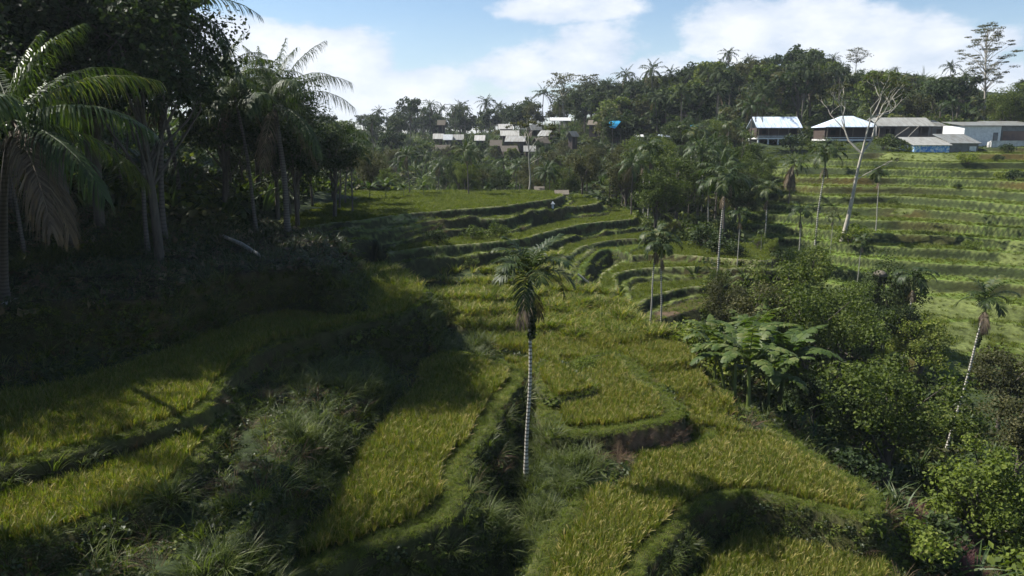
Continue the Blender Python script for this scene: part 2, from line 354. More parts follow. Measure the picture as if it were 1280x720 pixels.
M['rice'] = leafmat('rice_blade', (.060,.088,.013), (.126,.156,.023), (.20,.20,.04), rough=.6, trans=.4, scale=.45, objvar=.6, spec=.15)
M['panicle'] = leafmat('rice_panicle', (.12,.12,.025), (.23,.20,.05), (.34,.25,.08), rough=.6, trans=.25, scale=.4)
M['young'] = leafmat('young_rice_blade', (.055,.072,.012), (.095,.115,.018), (.15,.15,.04), spec=.12, rough=.65, trans=.4, scale=.35)
M['grass'] = leafmat('grass_blade', (.055,.075,.012), (.115,.150,.022), (.19,.18,.05), rough=.65, trans=.4, scale=.5, objvar=.45, spec=.12)
M['tallgrass'] = leafmat('tall_grass_blade', (.030,.044,.010), (.085,.112,.022), (.16,.17,.07), rough=.5, trans=.35, scale=.5, spec=.25)
M['weed'] = leafmat('weed_leaf', (.018,.030,.009), (.048,.066,.018), (.09,.10,.035), rough=.5, trans=.3, scale=.6)
M['brownweed'] = leafmat('dry_weed', (.05,.026,.016), (.12,.068,.038), (.17,.11,.06), rough=.7, trans=.2)
M['redweed'] = leafmat('reddish_weed', (.05,.018,.018), (.12,.045,.042), (.19,.11,.09), rough=.7, trans=.2)
M['bark'] = solid('bark', (.10,.085,.065), .85, scale=6, c2=(.045,.038,.03), stretch=(1,1,.2), bump=.6)
M['palebark'] = solid('pale_bark', (.40,.37,.31), .8, scale=5, c2=(.20,.18,.14), stretch=(1,1,.35), bump=.4)
M['branch'] = M['bark']
M['stilt'] = solid('weathered_post', (.16,.13,.10), .8, scale=5)
M['timber'] = solid('dark_timber', (.07,.05,.04), .75, scale=4, stretch=(1,1,4))
M['white'] = solid('white_paint', (.72,.72,.70), .6, scale=3, var=.25)
M['plaster'] = solid('stained_plaster', (.62,.61,.57), .85, scale=1.2, c2=(.36,.35,.32))
M['greywall'] = solid('grey_block_wall', (.22,.215,.21), .9, scale=1.5, c2=(.14,.135,.13))
M['roofblue'] = corrug('pale_blue_sheet', (.62,.70,.80), (.40,.47,.55))
M['roofgrey'] = corrug('grey_sheet', (.30,.30,.27), (.20,.19,.16))
M['roofdark'] = corrug('old_grey_sheet', (.20,.21,.20), (.12,.11,.09))
M['rust'] = corrug('rusty_sheet', (.16,.085,.06), (.09,.05,.04), axis='Y')
M['tarp'] = solid('blue_tarp', (.05,.42,.70), .45, scale=2, var=.25)
M['thatch'] = solid('thatch', (.17,.145,.11), .9, scale=8, c2=(.09,.075,.055), bump=.5)
M['glassdark'] = solid('dark_opening', (.02,.02,.022), .3, scale=2)
M['stone'] = solid('pale_stone', (.42,.40,.36), .85, scale=3, c2=(.24,.22,.2))
M['bluewall'] = None
# ringed palm trunks
def ringmat(name, c, c2, freq):
    m, nt, out = newmat(name); L = nt.links.new
    tc = N(nt, 'ShaderNodeTexCoord')
    wv = N(nt, 'ShaderNodeTexWave', Scale=freq, Distortion=2.2, Detail=2.0); wv.inputs['Detail Scale'].default_value = .6; wv.bands_direction = 'Z'; L(tc.outputs['Object'], wv.inputs[0])
    no = N(nt, 'ShaderNodeTexNoise', Scale=5.0, Detail=4.0); L(tc.outputs['Object'], no.inputs['Vector'])
    mu = N(nt, 'ShaderNodeMath', operation='MULTIPLY'); L(wv.outputs['Fac'], mu.inputs[0]); L(no.outputs['Fac'], mu.inputs[1])
    cr = N(nt, 'ShaderNodeValToRGB'); L(mu.outputs[0], cr.inputs[0])
    cr.color_ramp.elements[0].position = .06; cr.color_ramp.elements[0].color = (*c2, 1)
    cr.color_ramp.elements[1].position = .30; cr.color_ramp.elements[1].color = (*c, 1)
    bs = N(nt, 'ShaderNodeBsdfPrincipled', Roughness=.8); L(cr.outputs[0], bs.inputs['Base Color']); L(bs.outputs[0], out.inputs[0])
    return m
M['arecatrunk'] = ringmat('areca_trunk', (.42,.40,.34), (.10,.09,.07), 1.9)
M['cocotrunk'] = ringmat('coconut_trunk', (.11,.095,.08), (.065,.055,.045), 1.7)
M['shaft'] = solid('crownshaft', (.09,.12,.03), .45, scale=3)
# ground
m, nt, out = newmat('ground_cover'); L = nt.links.new
at = N(nt, 'ShaderNodeAttribute', attribute_name='cover')
ge = N(nt, 'ShaderNodeNewGeometry')
n1_ = N(nt, 'ShaderNodeTexNoise', Scale=2.3, Detail=6.0, Roughness=.7); L(ge.outputs['Position'], n1_.inputs['Vector'])
n2_ = N(nt, 'ShaderNodeTexNoise', Scale=.35, Detail=3.0); L(ge.outputs['Position'], n2_.inputs['Vector'])
mr = N(nt, 'ShaderNodeMapRange'); mr.inputs[1].default_value = .3; mr.inputs[2].default_value = .7; mr.inputs[3].default_value = .45; mr.inputs[4].default_value = 1.45; L(n1_.outputs['Fac'], mr.inputs[0])
mr2 = N(nt, 'ShaderNodeMapRange'); mr2.inputs[1].default_value = .35; mr2.inputs[2].default_value = .65; mr2.inputs[3].default_value = .8; mr2.inputs[4].default_value = 1.2; L(n2_.outputs['Fac'], mr2.inputs[0])
mm_ = N(nt, 'ShaderNodeMath', operation='MULTIPLY'); L(mr.outputs[0], mm_.inputs[0]); L(mr2.outputs[0], mm_.inputs[1])
vm = N(nt, 'ShaderNodeVectorMath', operation='SCALE'); L(at.outputs['Color'], vm.inputs[0]); L(mm_.outputs[0], vm.inputs['Scale'])
bs = N(nt, 'ShaderNodeBsdfPrincipled', Roughness=.9); L(vm.outputs[0], bs.inputs['Base Color']); bs.inputs['Specular IOR Level'].default_value = .15
bn = N(nt, 'ShaderNodeBump', Strength=.7, Distance=.12); L(n1_.outputs['Fac'], bn.inputs['Height']); L(bn.outputs[0], bs.inputs['Normal']); L(bs.outputs[0], out.inputs[0])
M['ground'] = m
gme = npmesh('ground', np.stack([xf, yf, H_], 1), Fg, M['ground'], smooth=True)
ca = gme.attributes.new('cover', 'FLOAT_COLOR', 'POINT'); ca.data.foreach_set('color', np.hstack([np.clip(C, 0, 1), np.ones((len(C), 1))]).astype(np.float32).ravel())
ground = link(bpy.data.objects.new('ground', gme)); tag(ground, 'terraced green ground stepping down to a wooded ravine', 'ground', kind='structure')

# ------------------------------------------------------------------ blades and tufts
def blades(n, h, spread, width, bend, hv=.25, seg=3, base=.05, tipw=.12, seed=0, up=.25):
    """n arching blades from one root; quads"""
    g = np.random.default_rng(seed)
    a = g.random(n)*2*pi; hh = h*(1-hv+2*hv*g.random(n)); lean = up+g.random(n)*spread; bd = bend*(.5+g.random(n))
    d = np.stack([np.cos(a), np.sin(a), 0*a], 1); sd = np.stack([-np.sin(a), np.cos(a), 0*a], 1)
    tw = g.normal(0, .5, n)[:, None]; sd = sd*np.cos(tw)+d*np.sin(tw)
    root = d*base*g.random(n)[:, None]
    V = []
    for k in range(seg+1):
        t = k/seg
        out = lean*t+bd*t*t; z = hh*(t-.35*bd/h*t*t*t*1.0)
        p = root+d*(out*hh)[:, None]+np.stack([0*z, 0*z, z], 1)
        w = width*(1-t)**.6+width*tipw if k < seg else width*tipw
        V += [p-sd*w/2, p+sd*w/2]
    V = np.stack(V, 1)                           # n, 2(seg+1), 3
    m_ = 2*(seg+1); idx = np.arange(n)[:, None]*m_
    Fq = np.concatenate([idx+np.array([[2*k, 2*k+1, 2*k+3, 2*k+2]]) for k in range(seg)])
    r = np.repeat(g.random(n), m_)
    return V.reshape(-1, 3), Fq, r
def merge(parts):
    V, Fq, r, mi = [], [], [], []; n = 0
    for i, (v, f_, rr) in enumerate(parts):
        V.append(v); Fq.append(f_+n); r.append(rr); mi.append(np.full(len(f_), i)); n += len(v)
    return np.vstack(V), np.vstack(Fq), np.concatenate(r), np.concatenate(mi)
def leafcloud(n, rad, ls, seed=0, flat=.5, up=.4, shape=(1, 1, .8)):
    """n leaf-shaped faces through a clump volume; rhombic leaves"""
    g = np.random.default_rng(seed)
    p = g.normal(0, 1, (n, 3)); p /= np.linalg.norm(p, axis=1)[:, None]; p *= (g.random(n)**.4)[:, None]*rad; 
    nr = p/rad*.6+np.array([0, 0, up])+g.normal(0, flat, (n, 3)); nr /= np.linalg.norm(nr, axis=1)[:, None]
    t = np.cross(nr, g.normal(0, 1, (n, 3))); t /= np.linalg.norm(t, axis=1)[:, None]+1e-9; b = np.cross(nr, t)
    p = p*np.array(shape)
    L_ = ls*(.6+.8*g.random(n))[:, None]; w = L_*(.28+.2*g.random(n))[:, None]
    V = np.stack([p-t*L_/2, p+b*w, p+t*L_/2-nr*L_*.15, p-b*w], 1)
    return V.reshape(-1, 3), np.arange(4*n).reshape(-1, 4), np.repeat(g.random(n), 4)

protos = {}
def proto(key, parts, mats):
    """tuft meshes for the uncountable ground cover (never linked on their own)"""
    V, Fq, r, mi = merge(parts)
    me = npmesh(key, V, Fq, mats=mats, rnd=r, mi=mi)
    protos[key] = bpy.data.objects.new(key, me); return protos[key]
def pcoll(name, objs):
    c = bpy.data.collections.new(name)
    for o in objs: c.objects.link(o)
    return c
def scatter_group(name, coll):
    g = bpy.data.node_groups.new(name, 'GeometryNodeTree')
    g.interface.new_socket('Geometry', in_out='INPUT', socket_type='NodeSocketGeometry')
    g.interface.new_socket('Geometry', in_out='OUTPUT', socket_type='NodeSocketGeometry')
    n = g.nodes; L = g.links.new
    gi = n.new('NodeGroupInput'); go = n.new('NodeGroupOutput'); ip = n.new('GeometryNodeInstanceOnPoints'); ci = n.new('GeometryNodeCollectionInfo')
    ci.inputs['Collection'].default_value = coll; ci.inputs['Separate Children'].default_value = True; ci.inputs['Reset Children'].default_value = True
    ip.inputs['Pick Instance'].default_value = True
    def attr(nm, ty):
        a = n.new('GeometryNodeInputNamedAttribute'); a.data_type = ty; a.inputs['Name'].default_value = nm
        return a.outputs['Attribute']
    L(gi.outputs[0], ip.inputs['Points']); L(ci.outputs[0], ip.inputs['Instance'])
    L(attr('pick', 'INT'), ip.inputs['Instance Index'])
    L(attr('rot', 'FLOAT_VECTOR'), ip.inputs['Rotation']); L(attr('scl', 'FLOAT_VECTOR'), ip.inputs['Scale'])
    L(ip.outputs[0], go.inputs[0]); return g
def scatter(name, pts, scl, tilt, coll, label, cat, squash=.25):
    n = len(pts); me = bpy.data.meshes.new(name)
    me.vertices.add(n); me.vertices.foreach_set('co', np.asarray(pts, np.float32).ravel())
    k = len(coll.objects)
    a = me.attributes.new('pick', 'INT', 'POINT'); a.data.foreach_set('value', rng.integers(0, k, n).astype(np.int32))
    rot = np.stack([rng.normal(0, tilt, n), rng.normal(0, tilt, n), rng.random(n)*2*pi], 1).astype(np.float32)
    a = me.attributes.new('rot', 'FLOAT_VECTOR', 'POINT'); a.data.foreach_set('vector', rot.ravel())
    s = np.broadcast_to(scl, (n,)); z = s*(1+squash*(rng.random(n)-.5))
    a = me.attributes.new('scl', 'FLOAT_VECTOR', 'POINT'); a.data.foreach_set('vector', np.stack([s, s, z], 1).astype(np.float32).ravel())
    o = link(bpy.data.objects.new(name, me)); md = o.modifiers.new('scatter', 'NODES'); md.node_group = scatter_group(name, coll)
    tag(o, label, cat, kind='stuff'); return o
def jgrid(x0, x1, y0, y1, s, j=.5):
    x, y = np.meshgrid(np.arange(x0, x1, s), np.arange(y0, y1, s)); x = x.ravel(); y = y.ravel()
    x = x+(rng.random(len(x))-.5)*s*2*j; y = y+(rng.random(len(y))-.5)*s*2*j
    k = np.abs(x) < y*.78+5
    return x[k], y[k]
S3 = [1, 2, 3]
ricec = pcoll('rice tufts', [proto(f'rice_tuft_{"abc"[s-1]}', [blades(20, .42, .14, .015, .14, seed=s, up=.05, base=.07, tipw=.3), blades(10, .42, .16, .018, .26, seed=s+9, seg=3, up=.06, base=.07, tipw=.7)], [M['rice'], M['panicle']]) for s in S3])
ricefar = pcoll('distant rice tufts', [proto(f'rice_clump_{"abc"[s-1]}', [blades(26, .6, .4, .05, .3, seed=s+20, base=.25), blades(10, .6, .4, .06, .5, seed=s+29, base=.25)], [M['rice'], M['panicle']]) for s in S3])
youngc = pcoll('young rice tufts', [proto(f'young_rice_{"abc"[s-1]}', [blades(34, .34, .3, .035, .3, seed=s+40, base=.35)], [M['young']]) for s in S3])
grassc = pcoll('grass tufts', [proto(f'grass_{"abc"[s-1]}', [blades(30, .26, .5, .022, .5, seed=s+60, base=.22)], [M['grass']]) for s in S3])
tallc = pcoll('tall grass tufts', [proto(f'tall_grass_{"abc"[s-1]}', [blades(44, .72, .35, .022, .65, hv=.35, seed=s+80, base=.2, seg=4)], [M['tallgrass']]) for s in S3])
weedc = pcoll('weeds', [proto('weed_a', [leafcloud(90, .38, .13, 101)], [M['weed']]), proto('weed_b', [leafcloud(60, .34, .10, 102), blades(16, .6, .5, .02, .6, seed=103, base=.2)], [M['weed'], M['tallgrass']]), proto('weed_c', [leafcloud(70, .42, .17, 104, shape=(1,1,.5))], [M['broad_mid']]), proto('weed_d', [blades(22, .55, .6, .025, .8, seed=105, base=.25)], [M['tallgrass']])])
dryc = pcoll('dry weeds', [proto(f'dry_weed_{"ab"[s-1]}', [blades(26, .5, .6, .014, .6, seed=s+120, base=.2)], [M['brownweed']]) for s in (1, 2)])
redc = pcoll('reddish weeds', [proto(f'reddish_weed_{"ab"[s-1]}', [blades(30, .55, .6, .014, .6, seed=s+130, base=.25)], [M['redweed']]) for s in (1, 2)])
underc = pcoll('undergrowth', [proto('undergrowth_a', [leafcloud(150, 1.0, .34, 141, shape=(1,1,.6))], [M['broad_dark']]), proto('undergrowth_b', [leafcloud(140, .9, .30, 142, shape=(1,1,.75))], [M['broad_mid']]), proto('undergrowth_c', [leafcloud(110, 1.1, .42, 143, shape=(1,1,.5))], [M['broad_olive']]), proto('undergrowth_d', [blades(20, 1.2, .5, .12, .7, seed=144, base=.4, seg=4)], [M['palm']])])
litterc = pcoll('leaf litter', [proto('litter_a', [leafcloud(60, .45, .16, 151, shape=(1,1,.4)), leafcloud(14, .4, .3, 153, shape=(1,1,.3))], [M['weed'], M['dead']]), proto('litter_b', [blades(14, .5, .7, .04, .8, seed=152, base=.3)], [M['weed']])])
def near(p, pts, r): return np.min(np.hypot(p[:, None, 0]-pts[None, :, 0], p[:, None, 1]-pts[None, :, 1]), 1) < r
cropc = np.array([f['crop'] for f in FIELDS]+['rim', 'far', 'none'])
paths = np.array([f['path'] for f in FIELDS]+[0, 0, 0])
def gather(x0, x1, y0, y1, s, cond, j=.5):
    x, y = jgrid(x0, x1, y0, y1, s, j); h, ow, di, bk_ = terrain(x, y)
    k = cond(x, y, h, ow, di, bk_, cropc[ow], paths[ow])
    return np.stack([x, y, h-.02], 1)[k]
def iscrop(c, *names): return np.isin(c, names)
# ripe rice, hill by hill
p_ = gather(-26, 20, 14, 47, .19, lambda x,y,h,ow,di,b,c,pa: iscrop(c, 'rice') & (di > pa+.2*vnoise(x, y, 2)) & (rng.random(len(x)) > .05), .3)
gap = fbm(p_[:, 0], p_[:, 1], 2.5, 1)
scatter('ripe_rice', p_, .95+.35*gap+.3*rng.random(len(p_)), .12, ricec, 'ripening yellow green rice standing in rows on the near terraces', 'rice')
p_ = gather(-24, 24, 47, 70, .42, lambda x,y,h,ow,di,b,c,pa: iscrop(c, 'rice') & (di > pa))
scatter('distant_rice', p_, .9+.3*rng.random(len(p_)), .12, ricefar, 'ripening rice covering the basin fields below the back terraces', 'rice')
p_ = gather(-34, 40, 52, 104, .42, lambda x,y,h,ow,di,b,c,pa: iscrop(c, 'young') & (di > .5))
scatter('young_rice', p_, .85+.35*rng.random(len(p_)), .1, youngc, 'short bright green rice on the curved back terraces', 'rice')
# grass on paths, bunds and lips
p_ = gather(-26, 20, 14, 50, .17, lambda x,y,h,ow,di,b,c,pa: ((iscrop(c, 'rice') & (di > -.05) & (di <= pa+.1)) | iscrop(c, 'grass')) & (rng.random(len(x)) > .15))
scatter('path_grass', p_, .45+.5*rng.random(len(p_))**2, .2, grassc, 'short grass growing along the edges of the near rice fields', 'grass')
p_ = gather(-34, 40, 50, 104, .36, lambda x,y,h,ow,di,b,c,pa: ((ow == -3) & (x < 27) & (rng.random(len(x)) < .7)) | ((iscrop(c, 'young', 'rice') & (di > -.15) & (di <= .65) & (rng.random(len(x)) < .55)) | iscrop(c, 'grass')))
scatter('terrace_grass', p_, .6+.5*rng.random(len(p_)), .2, grassc, 'short grass along the rims of the curved back terraces', 'grass')
# far slope
p_ = gather(27, 112, 50, 143, .5, lambda x,y,h,ow,di,b,c,pa: (ow == -2) | ((ow == -3) & (rng.random(len(x)) < .35)) | ((ow == -1) & (x > 30) & (b < .5) & (rng.random(len(x)) < .5)))
dens = fbm(p_[:, 0], p_[:, 1], 9, 2)
scatter('slope_grass', p_, .45+.4*rng.random(len(p_))+.9*np.clip(dens, 0, 1), .2, pcoll('slope tufts', [protos['grass_a'], protos['grass_b'], protos['young_rice_a'], protos['young_rice_b']]), 'mixed grass and rice stubble over the stepped far slope', 'grass')
# banks and weeds
bankpt = lambda x,y,h,ow,di,b,c,pa: ((b > .5) | iscrop(c, 'weed') | (ow == -1)) & (x < 17+0*y) & (rng.random(len(x)) < .8)
p_ = gather(-26, 20, 14, 50, .30, bankpt)
b_ = gather(-26, 20, 14, 50, .17, lambda x,y,h,ow,di,b,c,pa: (b > .5) & (x < 17) & (di < -.1))
b_ = b_[~near(b_, np.array([P(780,560,0)[:2], P(820,558,0)[:2], P(860,552,0)[:2]]), 1.25)]
scatter('bank_creepers', b_, .3+.45*rng.random(len(b_)), .5, weedc, 'creeping weeds clothing the steep near banks', 'weeds')
g_ = np.array([P(676, 640, -.8)[:2], P(692, 590, -.4)[:2], P(705, 562, 0)[:2], P(662, 700, -1.6)[:2]])
brn = near(p_, np.array([P(780,560,0)[:2], P(820,558,0)[:2], P(860,552,0)[:2]]), 1.25)
scatter('brown_weeds', p_[brn], .5+.5*rng.random(brn.sum()), .3, dryc, 'dry brown weeds on the low bank under the second rice field', 'weeds')
p_ = p_[~brn]
bankc = pcoll('bank plants', list(weedc.objects)+[protos['dry_weed_a'], protos['grass_b'], protos['grass_a']])
tl = near(p_, g_, 1.7) | ((p_[:, 0] < -1.5) & (vnoise(p_[:, 0], p_[:, 1], 3.2, 2) > .12))
scatter('bank_weeds', p_[~tl], .4+1.1*rng.random((~tl).sum())**2.5, .3, bankc, 'low leafy weeds covering the steep banks between the fields', 'weeds')
q_ = p_[tl]; q_ = q_[rng.random(len(q_)) < .6]
scatter('tall_grass', q_, .6+.65*rng.random(len(q_)), .2, tallc, 'tall arching grass filling the gully and the shaded left mound', 'grass')
p_ = gather(-34, 30, 50, 100, .55, lambda x,y,h,ow,di,b,c,pa: ((b > .5) | iscrop(c, 'weed') | (ow == -1)) & (x < 19) & (di < -.25) & (rng.random(len(x)) < .75))
scatter('terrace_weeds', p_, .3+1.3*rng.random(len(p_))**4, .3, bankc, 'dark weeds on the risers of the back terraces', 'weeds')
p_ = gather(-44, -8, 20, 62, .5, lambda x,y,h,ow,di,b,c,pa: (iscrop(c, 'litter') | ((ow == -1) & (h > 6.3))))
scatter('forest_floor_plants', p_, .6+.9*rng.random(len(p_)), .3, litterc, 'ferns and fallen leaves on the shaded platform under the palms', 'undergrowth')
xr_, yr_ = P(1185, 655, -2.5)[:2]
p_ = gather(xr_-3, xr_+3, yr_-3.4, yr_+3, .3, lambda x,y,h,ow,di,b,c,pa: (ow == -1) & (np.hypot((x-xr_)/1.9, (y-yr_)/2.3) < 1))
scatter('reddish_weeds', p_, .6+.6*rng.random(len(p_)), .3, redc, 'dry reddish weeds on the slope above the ravine', 'weeds')
def ravine(x, y, h, ow, di, b, c, pa):
    e = np.interp(y, [15, 30, 36, 43, 50, 60, 75, 90], [14.5, 16.5, 14.2, 12.6, 12.6, 16, 17.5, 16])
    r = np.interp(y, [15, 40, 60, 80, 100], [38, 34, 32, 30, 29])
    return (ow == -1) & (x > e) & (x < r) & (np.hypot((x-xr_)/2.0, (y-yr_)/2.4) > 1)
p_ = gather(10, 42, 15, 96, .8, ravine)
scatter('ravine_undergrowth', p_, .5+.6*rng.random(len(p_)), .3, underc, 'dense leafy undergrowth filling the ravine floor', 'undergrowth')
# forest floor of the valley and ridges
p_ = gather(-150, 130, 92, 330, 2.6, lambda x,y,h,ow,di,b,c,pa: (ow == -1) & ((y > 136) | (x < 34)) & ~((y > 128) & (y < 152) & (x > 46) & (x < 112)))
scatter('valley_undergrowth', p_, 1.1+1.2*rng.random(len(p_)), .3, underc, 'undergrowth below the trees of the valley and the far hill', 'undergrowth')
p_ = gather(-110, -12, 44, 120, 1.5, lambda x,y,h,ow,di,b,c,pa: (x/y < -.22) & (h > 7.2) & (y > 50-.3*x*0) & ~((x > -24) & (y > 84)))
scatter('grove_undergrowth', p_, 1.0+1.5*rng.random(len(p_)), .3, underc, 'dark undergrowth rising up the slope under the left grove', 'undergrowth')
p_ = gather(4, 30, 48, 66, .3, lambda x,y,h,ow,di,b,c,pa: iscrop(c, 'soil') & (vnoise(x, y, 2.2, 1) > -.05))
scatter('patchy_grass', p_, .5+.6*rng.random(len(p_)), .3, grassc, 'patchy grass on the bare floor of the curved terraces', 'grass')
# ------------------------------------------------------------------ plants that are things
def off(part, d): v, f_, r = part; return v+np.array(d), f_, r
def rotz(v, a): c, s = cos(a), sin(a); return np.stack([v[:,0]*c-v[:,1]*s, v[:,0]*s+v[:,1]*c, v[:,2]], 1)
def join(parts):
    V, Fq, r = [], [], []; n = 0
    for v, f_, rr in parts: V.append(v); Fq.append(f_+n); r.append(rr); n += len(v)
    return np.vstack(V), np.vstack(Fq), np.concatenate(r)
def frond(L, e0, droop, n=40, ll=.6, w=.05, phi=(25, 60), hang=.5, seed=0, t0=.12, vee=.35, rib=.03, side=0.0):
    """one feather leaf growing along +X from the origin: rib plus leaflets in two rows"""
    g = np.random.default_rng(seed); K = 24
    t = np.linspace(0, 1, K+1); th = e0-droop*t**1.3
    dx = np.cos(th)*L/K; dz = np.sin(th)*L/K
    px_ = np.concatenate([[0], np.cumsum(dx[:-1])]); pz = np.concatenate([[0], np.cumsum(dz[:-1])])
    py_ = side*t*t*L
    Rr = np.stack([px_, py_, pz], 1); T = np.gradient(Rr, axis=0); T /= np.linalg.norm(T, axis=1)[:, None]
    parts = []
    mb = MB(); mb.tube(Rr[::4], np.linspace(rib, rib*.25, len(Rr[::4])), n=4); parts.append((np.vstack(mb.V), np.vstack(mb.F), np.full(sum(map(len, mb.V)), .95)))
    tt = np.linspace(t0, .99, n)
    for s in (-1, 1):
        u = np.clip(tt+g.normal(0, .3/n, n), 0, 1)
        B = np.stack([np.interp(u, t, Rr[:, i]) for i in range(3)], 1); TT = np.stack([np.interp(u, t, T[:, i]) for i in range(3)], 1)
        S = np.cross(TT, [0, 0, 1.0]); S /= np.linalg.norm(S, axis=1)[:, None]+1e-9; S *= s
        Nn = np.cross(S, TT)*s; Nn *= np.sign(Nn[:, 2:3]+1e-9)
        ph = np.radians(phi[0]+(phi[1]-phi[0])*u+g.normal(0, 5, n))[:, None]
        D = S*np.cos(ph)+TT*np.sin(ph)+Nn*(vee*(1-u)[:, None]+g.normal(0, .08, (n, 1))); D /= np.linalg.norm(D, axis=1)[:, None]
        l = ll*np.sin(pi*(.16+.78*u))**.7*(.85+.3*g.random(n)); l = l[:, None]
        hg = hang*(.7+.6*g.random(n))[:, None]
        W = TT-D*np.sum(TT*D, 1)[:, None]; W /= np.linalg.norm(W, axis=1)[:, None]+1e-9
        V = []
        for q, ww in ((0, .5), (.35, 1.0), (.7, .8), (1, .12)):
            c = B+D*l*q*(1-.25*hg*q)-np.array([0, 0, 1.0])*l*hg*q*q
            V += [c-W*w/2*ww, c+W*w/2*ww]
        V = np.stack(V, 1); idx = np.arange(n)[:, None]*8
        Fq = np.concatenate([idx+np.array([[2*k, 2*k+1, 2*k+3, 2*k+2]]) for k in range(3)])
        parts.append((V.reshape(-1, 3), Fq, np.repeat(g.random(n), 8)))
    return join(parts)
def rotpart(p, a, d=(0, 0, 0)): return rotz(p[0], a)+np.array(d), p[1], p[2]
def pmesh(name, part, mat, smooth=False): return npmesh(name, part[0], part[1], mat, smooth, part[2])
def trunk_mesh(name, h, r0, r1, lean, mat, seed=0, n=8, flare=1.5, curve=1.0):
    g = np.random.default_rng(seed); K = 14; t = np.linspace(0, 1, K)
    x = lean[0]*t**(1+.5*curve)+.02*h*np.sin(t*5+g.random()*6)*t*(1-t)*2; y = lean[1]*t**(1+.5*curve)
    z = h*t-.25*(t < .01); r = r0+(r1-r0)*t; r[0] *= flare; r[1] *= (1+flare)/2*.9
    mb = MB(); mb.tube(np.stack([x, y, z], 1), r, n=n); return mb.mesh(name, mat, True), np.array([x[-1], y[-1], h])
def coco(h, L=4.2, nf=22, nl=40, w=.06, seed=0, lean=(0, 0), dead=2, mat='palm', droop=1.9):
    """coconut palm: leaning trunk, crown of arching feather leaves, a few dry ones hanging, nuts"""
    g = np.random.default_rng(seed)
    tm, top = trunk_mesh('trunk', h, .125, .085, lean, M['cocotrunk'], seed)
    fr = []
    for i in range(nf):
        q = (i+.5)/nf; e0 = R(82-95*q+g.normal(0, 5)); dr = R(50+60*g.random())*droop/1.9*(1.0 if q > .2 else .6)
        f_ = frond(L*(.8+.3*g.random())*(1-.2*(q < .2)), e0, dr, nl, L*.19, w, hang=.75, seed=seed*50+i, side=g.normal(0, .06), rib=.035)
        fr.append(rotpart(f_, i*2.399+g.normal(0, .2), top))
    dd = [rotpart(frond(L*.75, R(-35-25*g.random()), R(35), max(10, nl//2), L*.15, w, hang=.8, seed=seed*50+99+i), g.random()*6.28, top-[0, 0, .1]) for i in range(dead)]
    parts = [('trunk', tm), ('crown', pmesh('palm_crown', join(fr), M[mat]))]
    if dd: parts.append(('dead_fronds', pmesh('dead_fronds', join(dd), M['dead'])))
    return parts
def areca(h, L=1.9, nf=10, nl=22, w=.09, seed=0, lean=(0, 0), mat='areca', sheath=True, r=.065):
    g = np.random.default_rng(seed)
    tm, top = trunk_mesh('trunk', h*.86, r*1.15, r*.85, lean, M['arecatrunk'], seed, n=7, curve=.6)
    mb = MB(); mb.tube([top-[0,0,.05], top+[0,0,h*.06], top+[0,0,h*.14]], [r*1.5, r*1.25, r*.7], n=7); sh = mb.mesh('crownshaft', M['shaft'], True)
    c = top+np.array([0, 0, h*.13]); fr = []
    for i in range(nf):
        q = (i+.5)/nf; e0 = R(78-72*q+g.normal(0, 6))
        fr.append(rotpart(frond(L*(.85+.3*g.random()), e0, R(70+45*q+20*g.random()), nl, L*.36, w, phi=(20, 50), hang=.55, seed=seed*60+i, vee=.5, t0=.16, rib=.022), i*2.399+g.normal(0, .25), c))
    parts = [('trunk', tm), ('crownshaft', sh), ('crown', pmesh('palm_crown', join(fr), M[mat]))]
    if sheath:
        dd = []
        for i in range(3): dd.append(rotpart(frond(h*.12, R(-60), R(20), 12, .3, .05, hang=1, seed=seed*60+70+i), i*2.1, top-[0, 0, .02]))
        parts.append(('flower_stalks', pmesh('flower_stalks', join(dd), M['dead'])))
    return parts
def banana(h, nf=10, seed=0, L=2.2):
    g = np.random.default_rng(seed)
    tm, top = trunk_mesh('stem', h*.45, .09, .06, (g.normal(0, .15), g.normal(0, .15)), M['shaft'], seed, n=7)
    fr = []
    for i in range(nf):
        q = (i+.5)/nf
        fr.append(rotpart(frond(L*(.8+.35*g.random()), R(84-50*q), R(45+75*q*g.random()+20), 17, .36*L/2, .17*L/2, phi=(5, 30), hang=.35, seed=seed*70+i, vee=.35, t0=.2, rib=.03), i*2.399, top))
    return [('stem', tm), ('leaves', pmesh('banana_leaves', join(fr), M['banana']))]
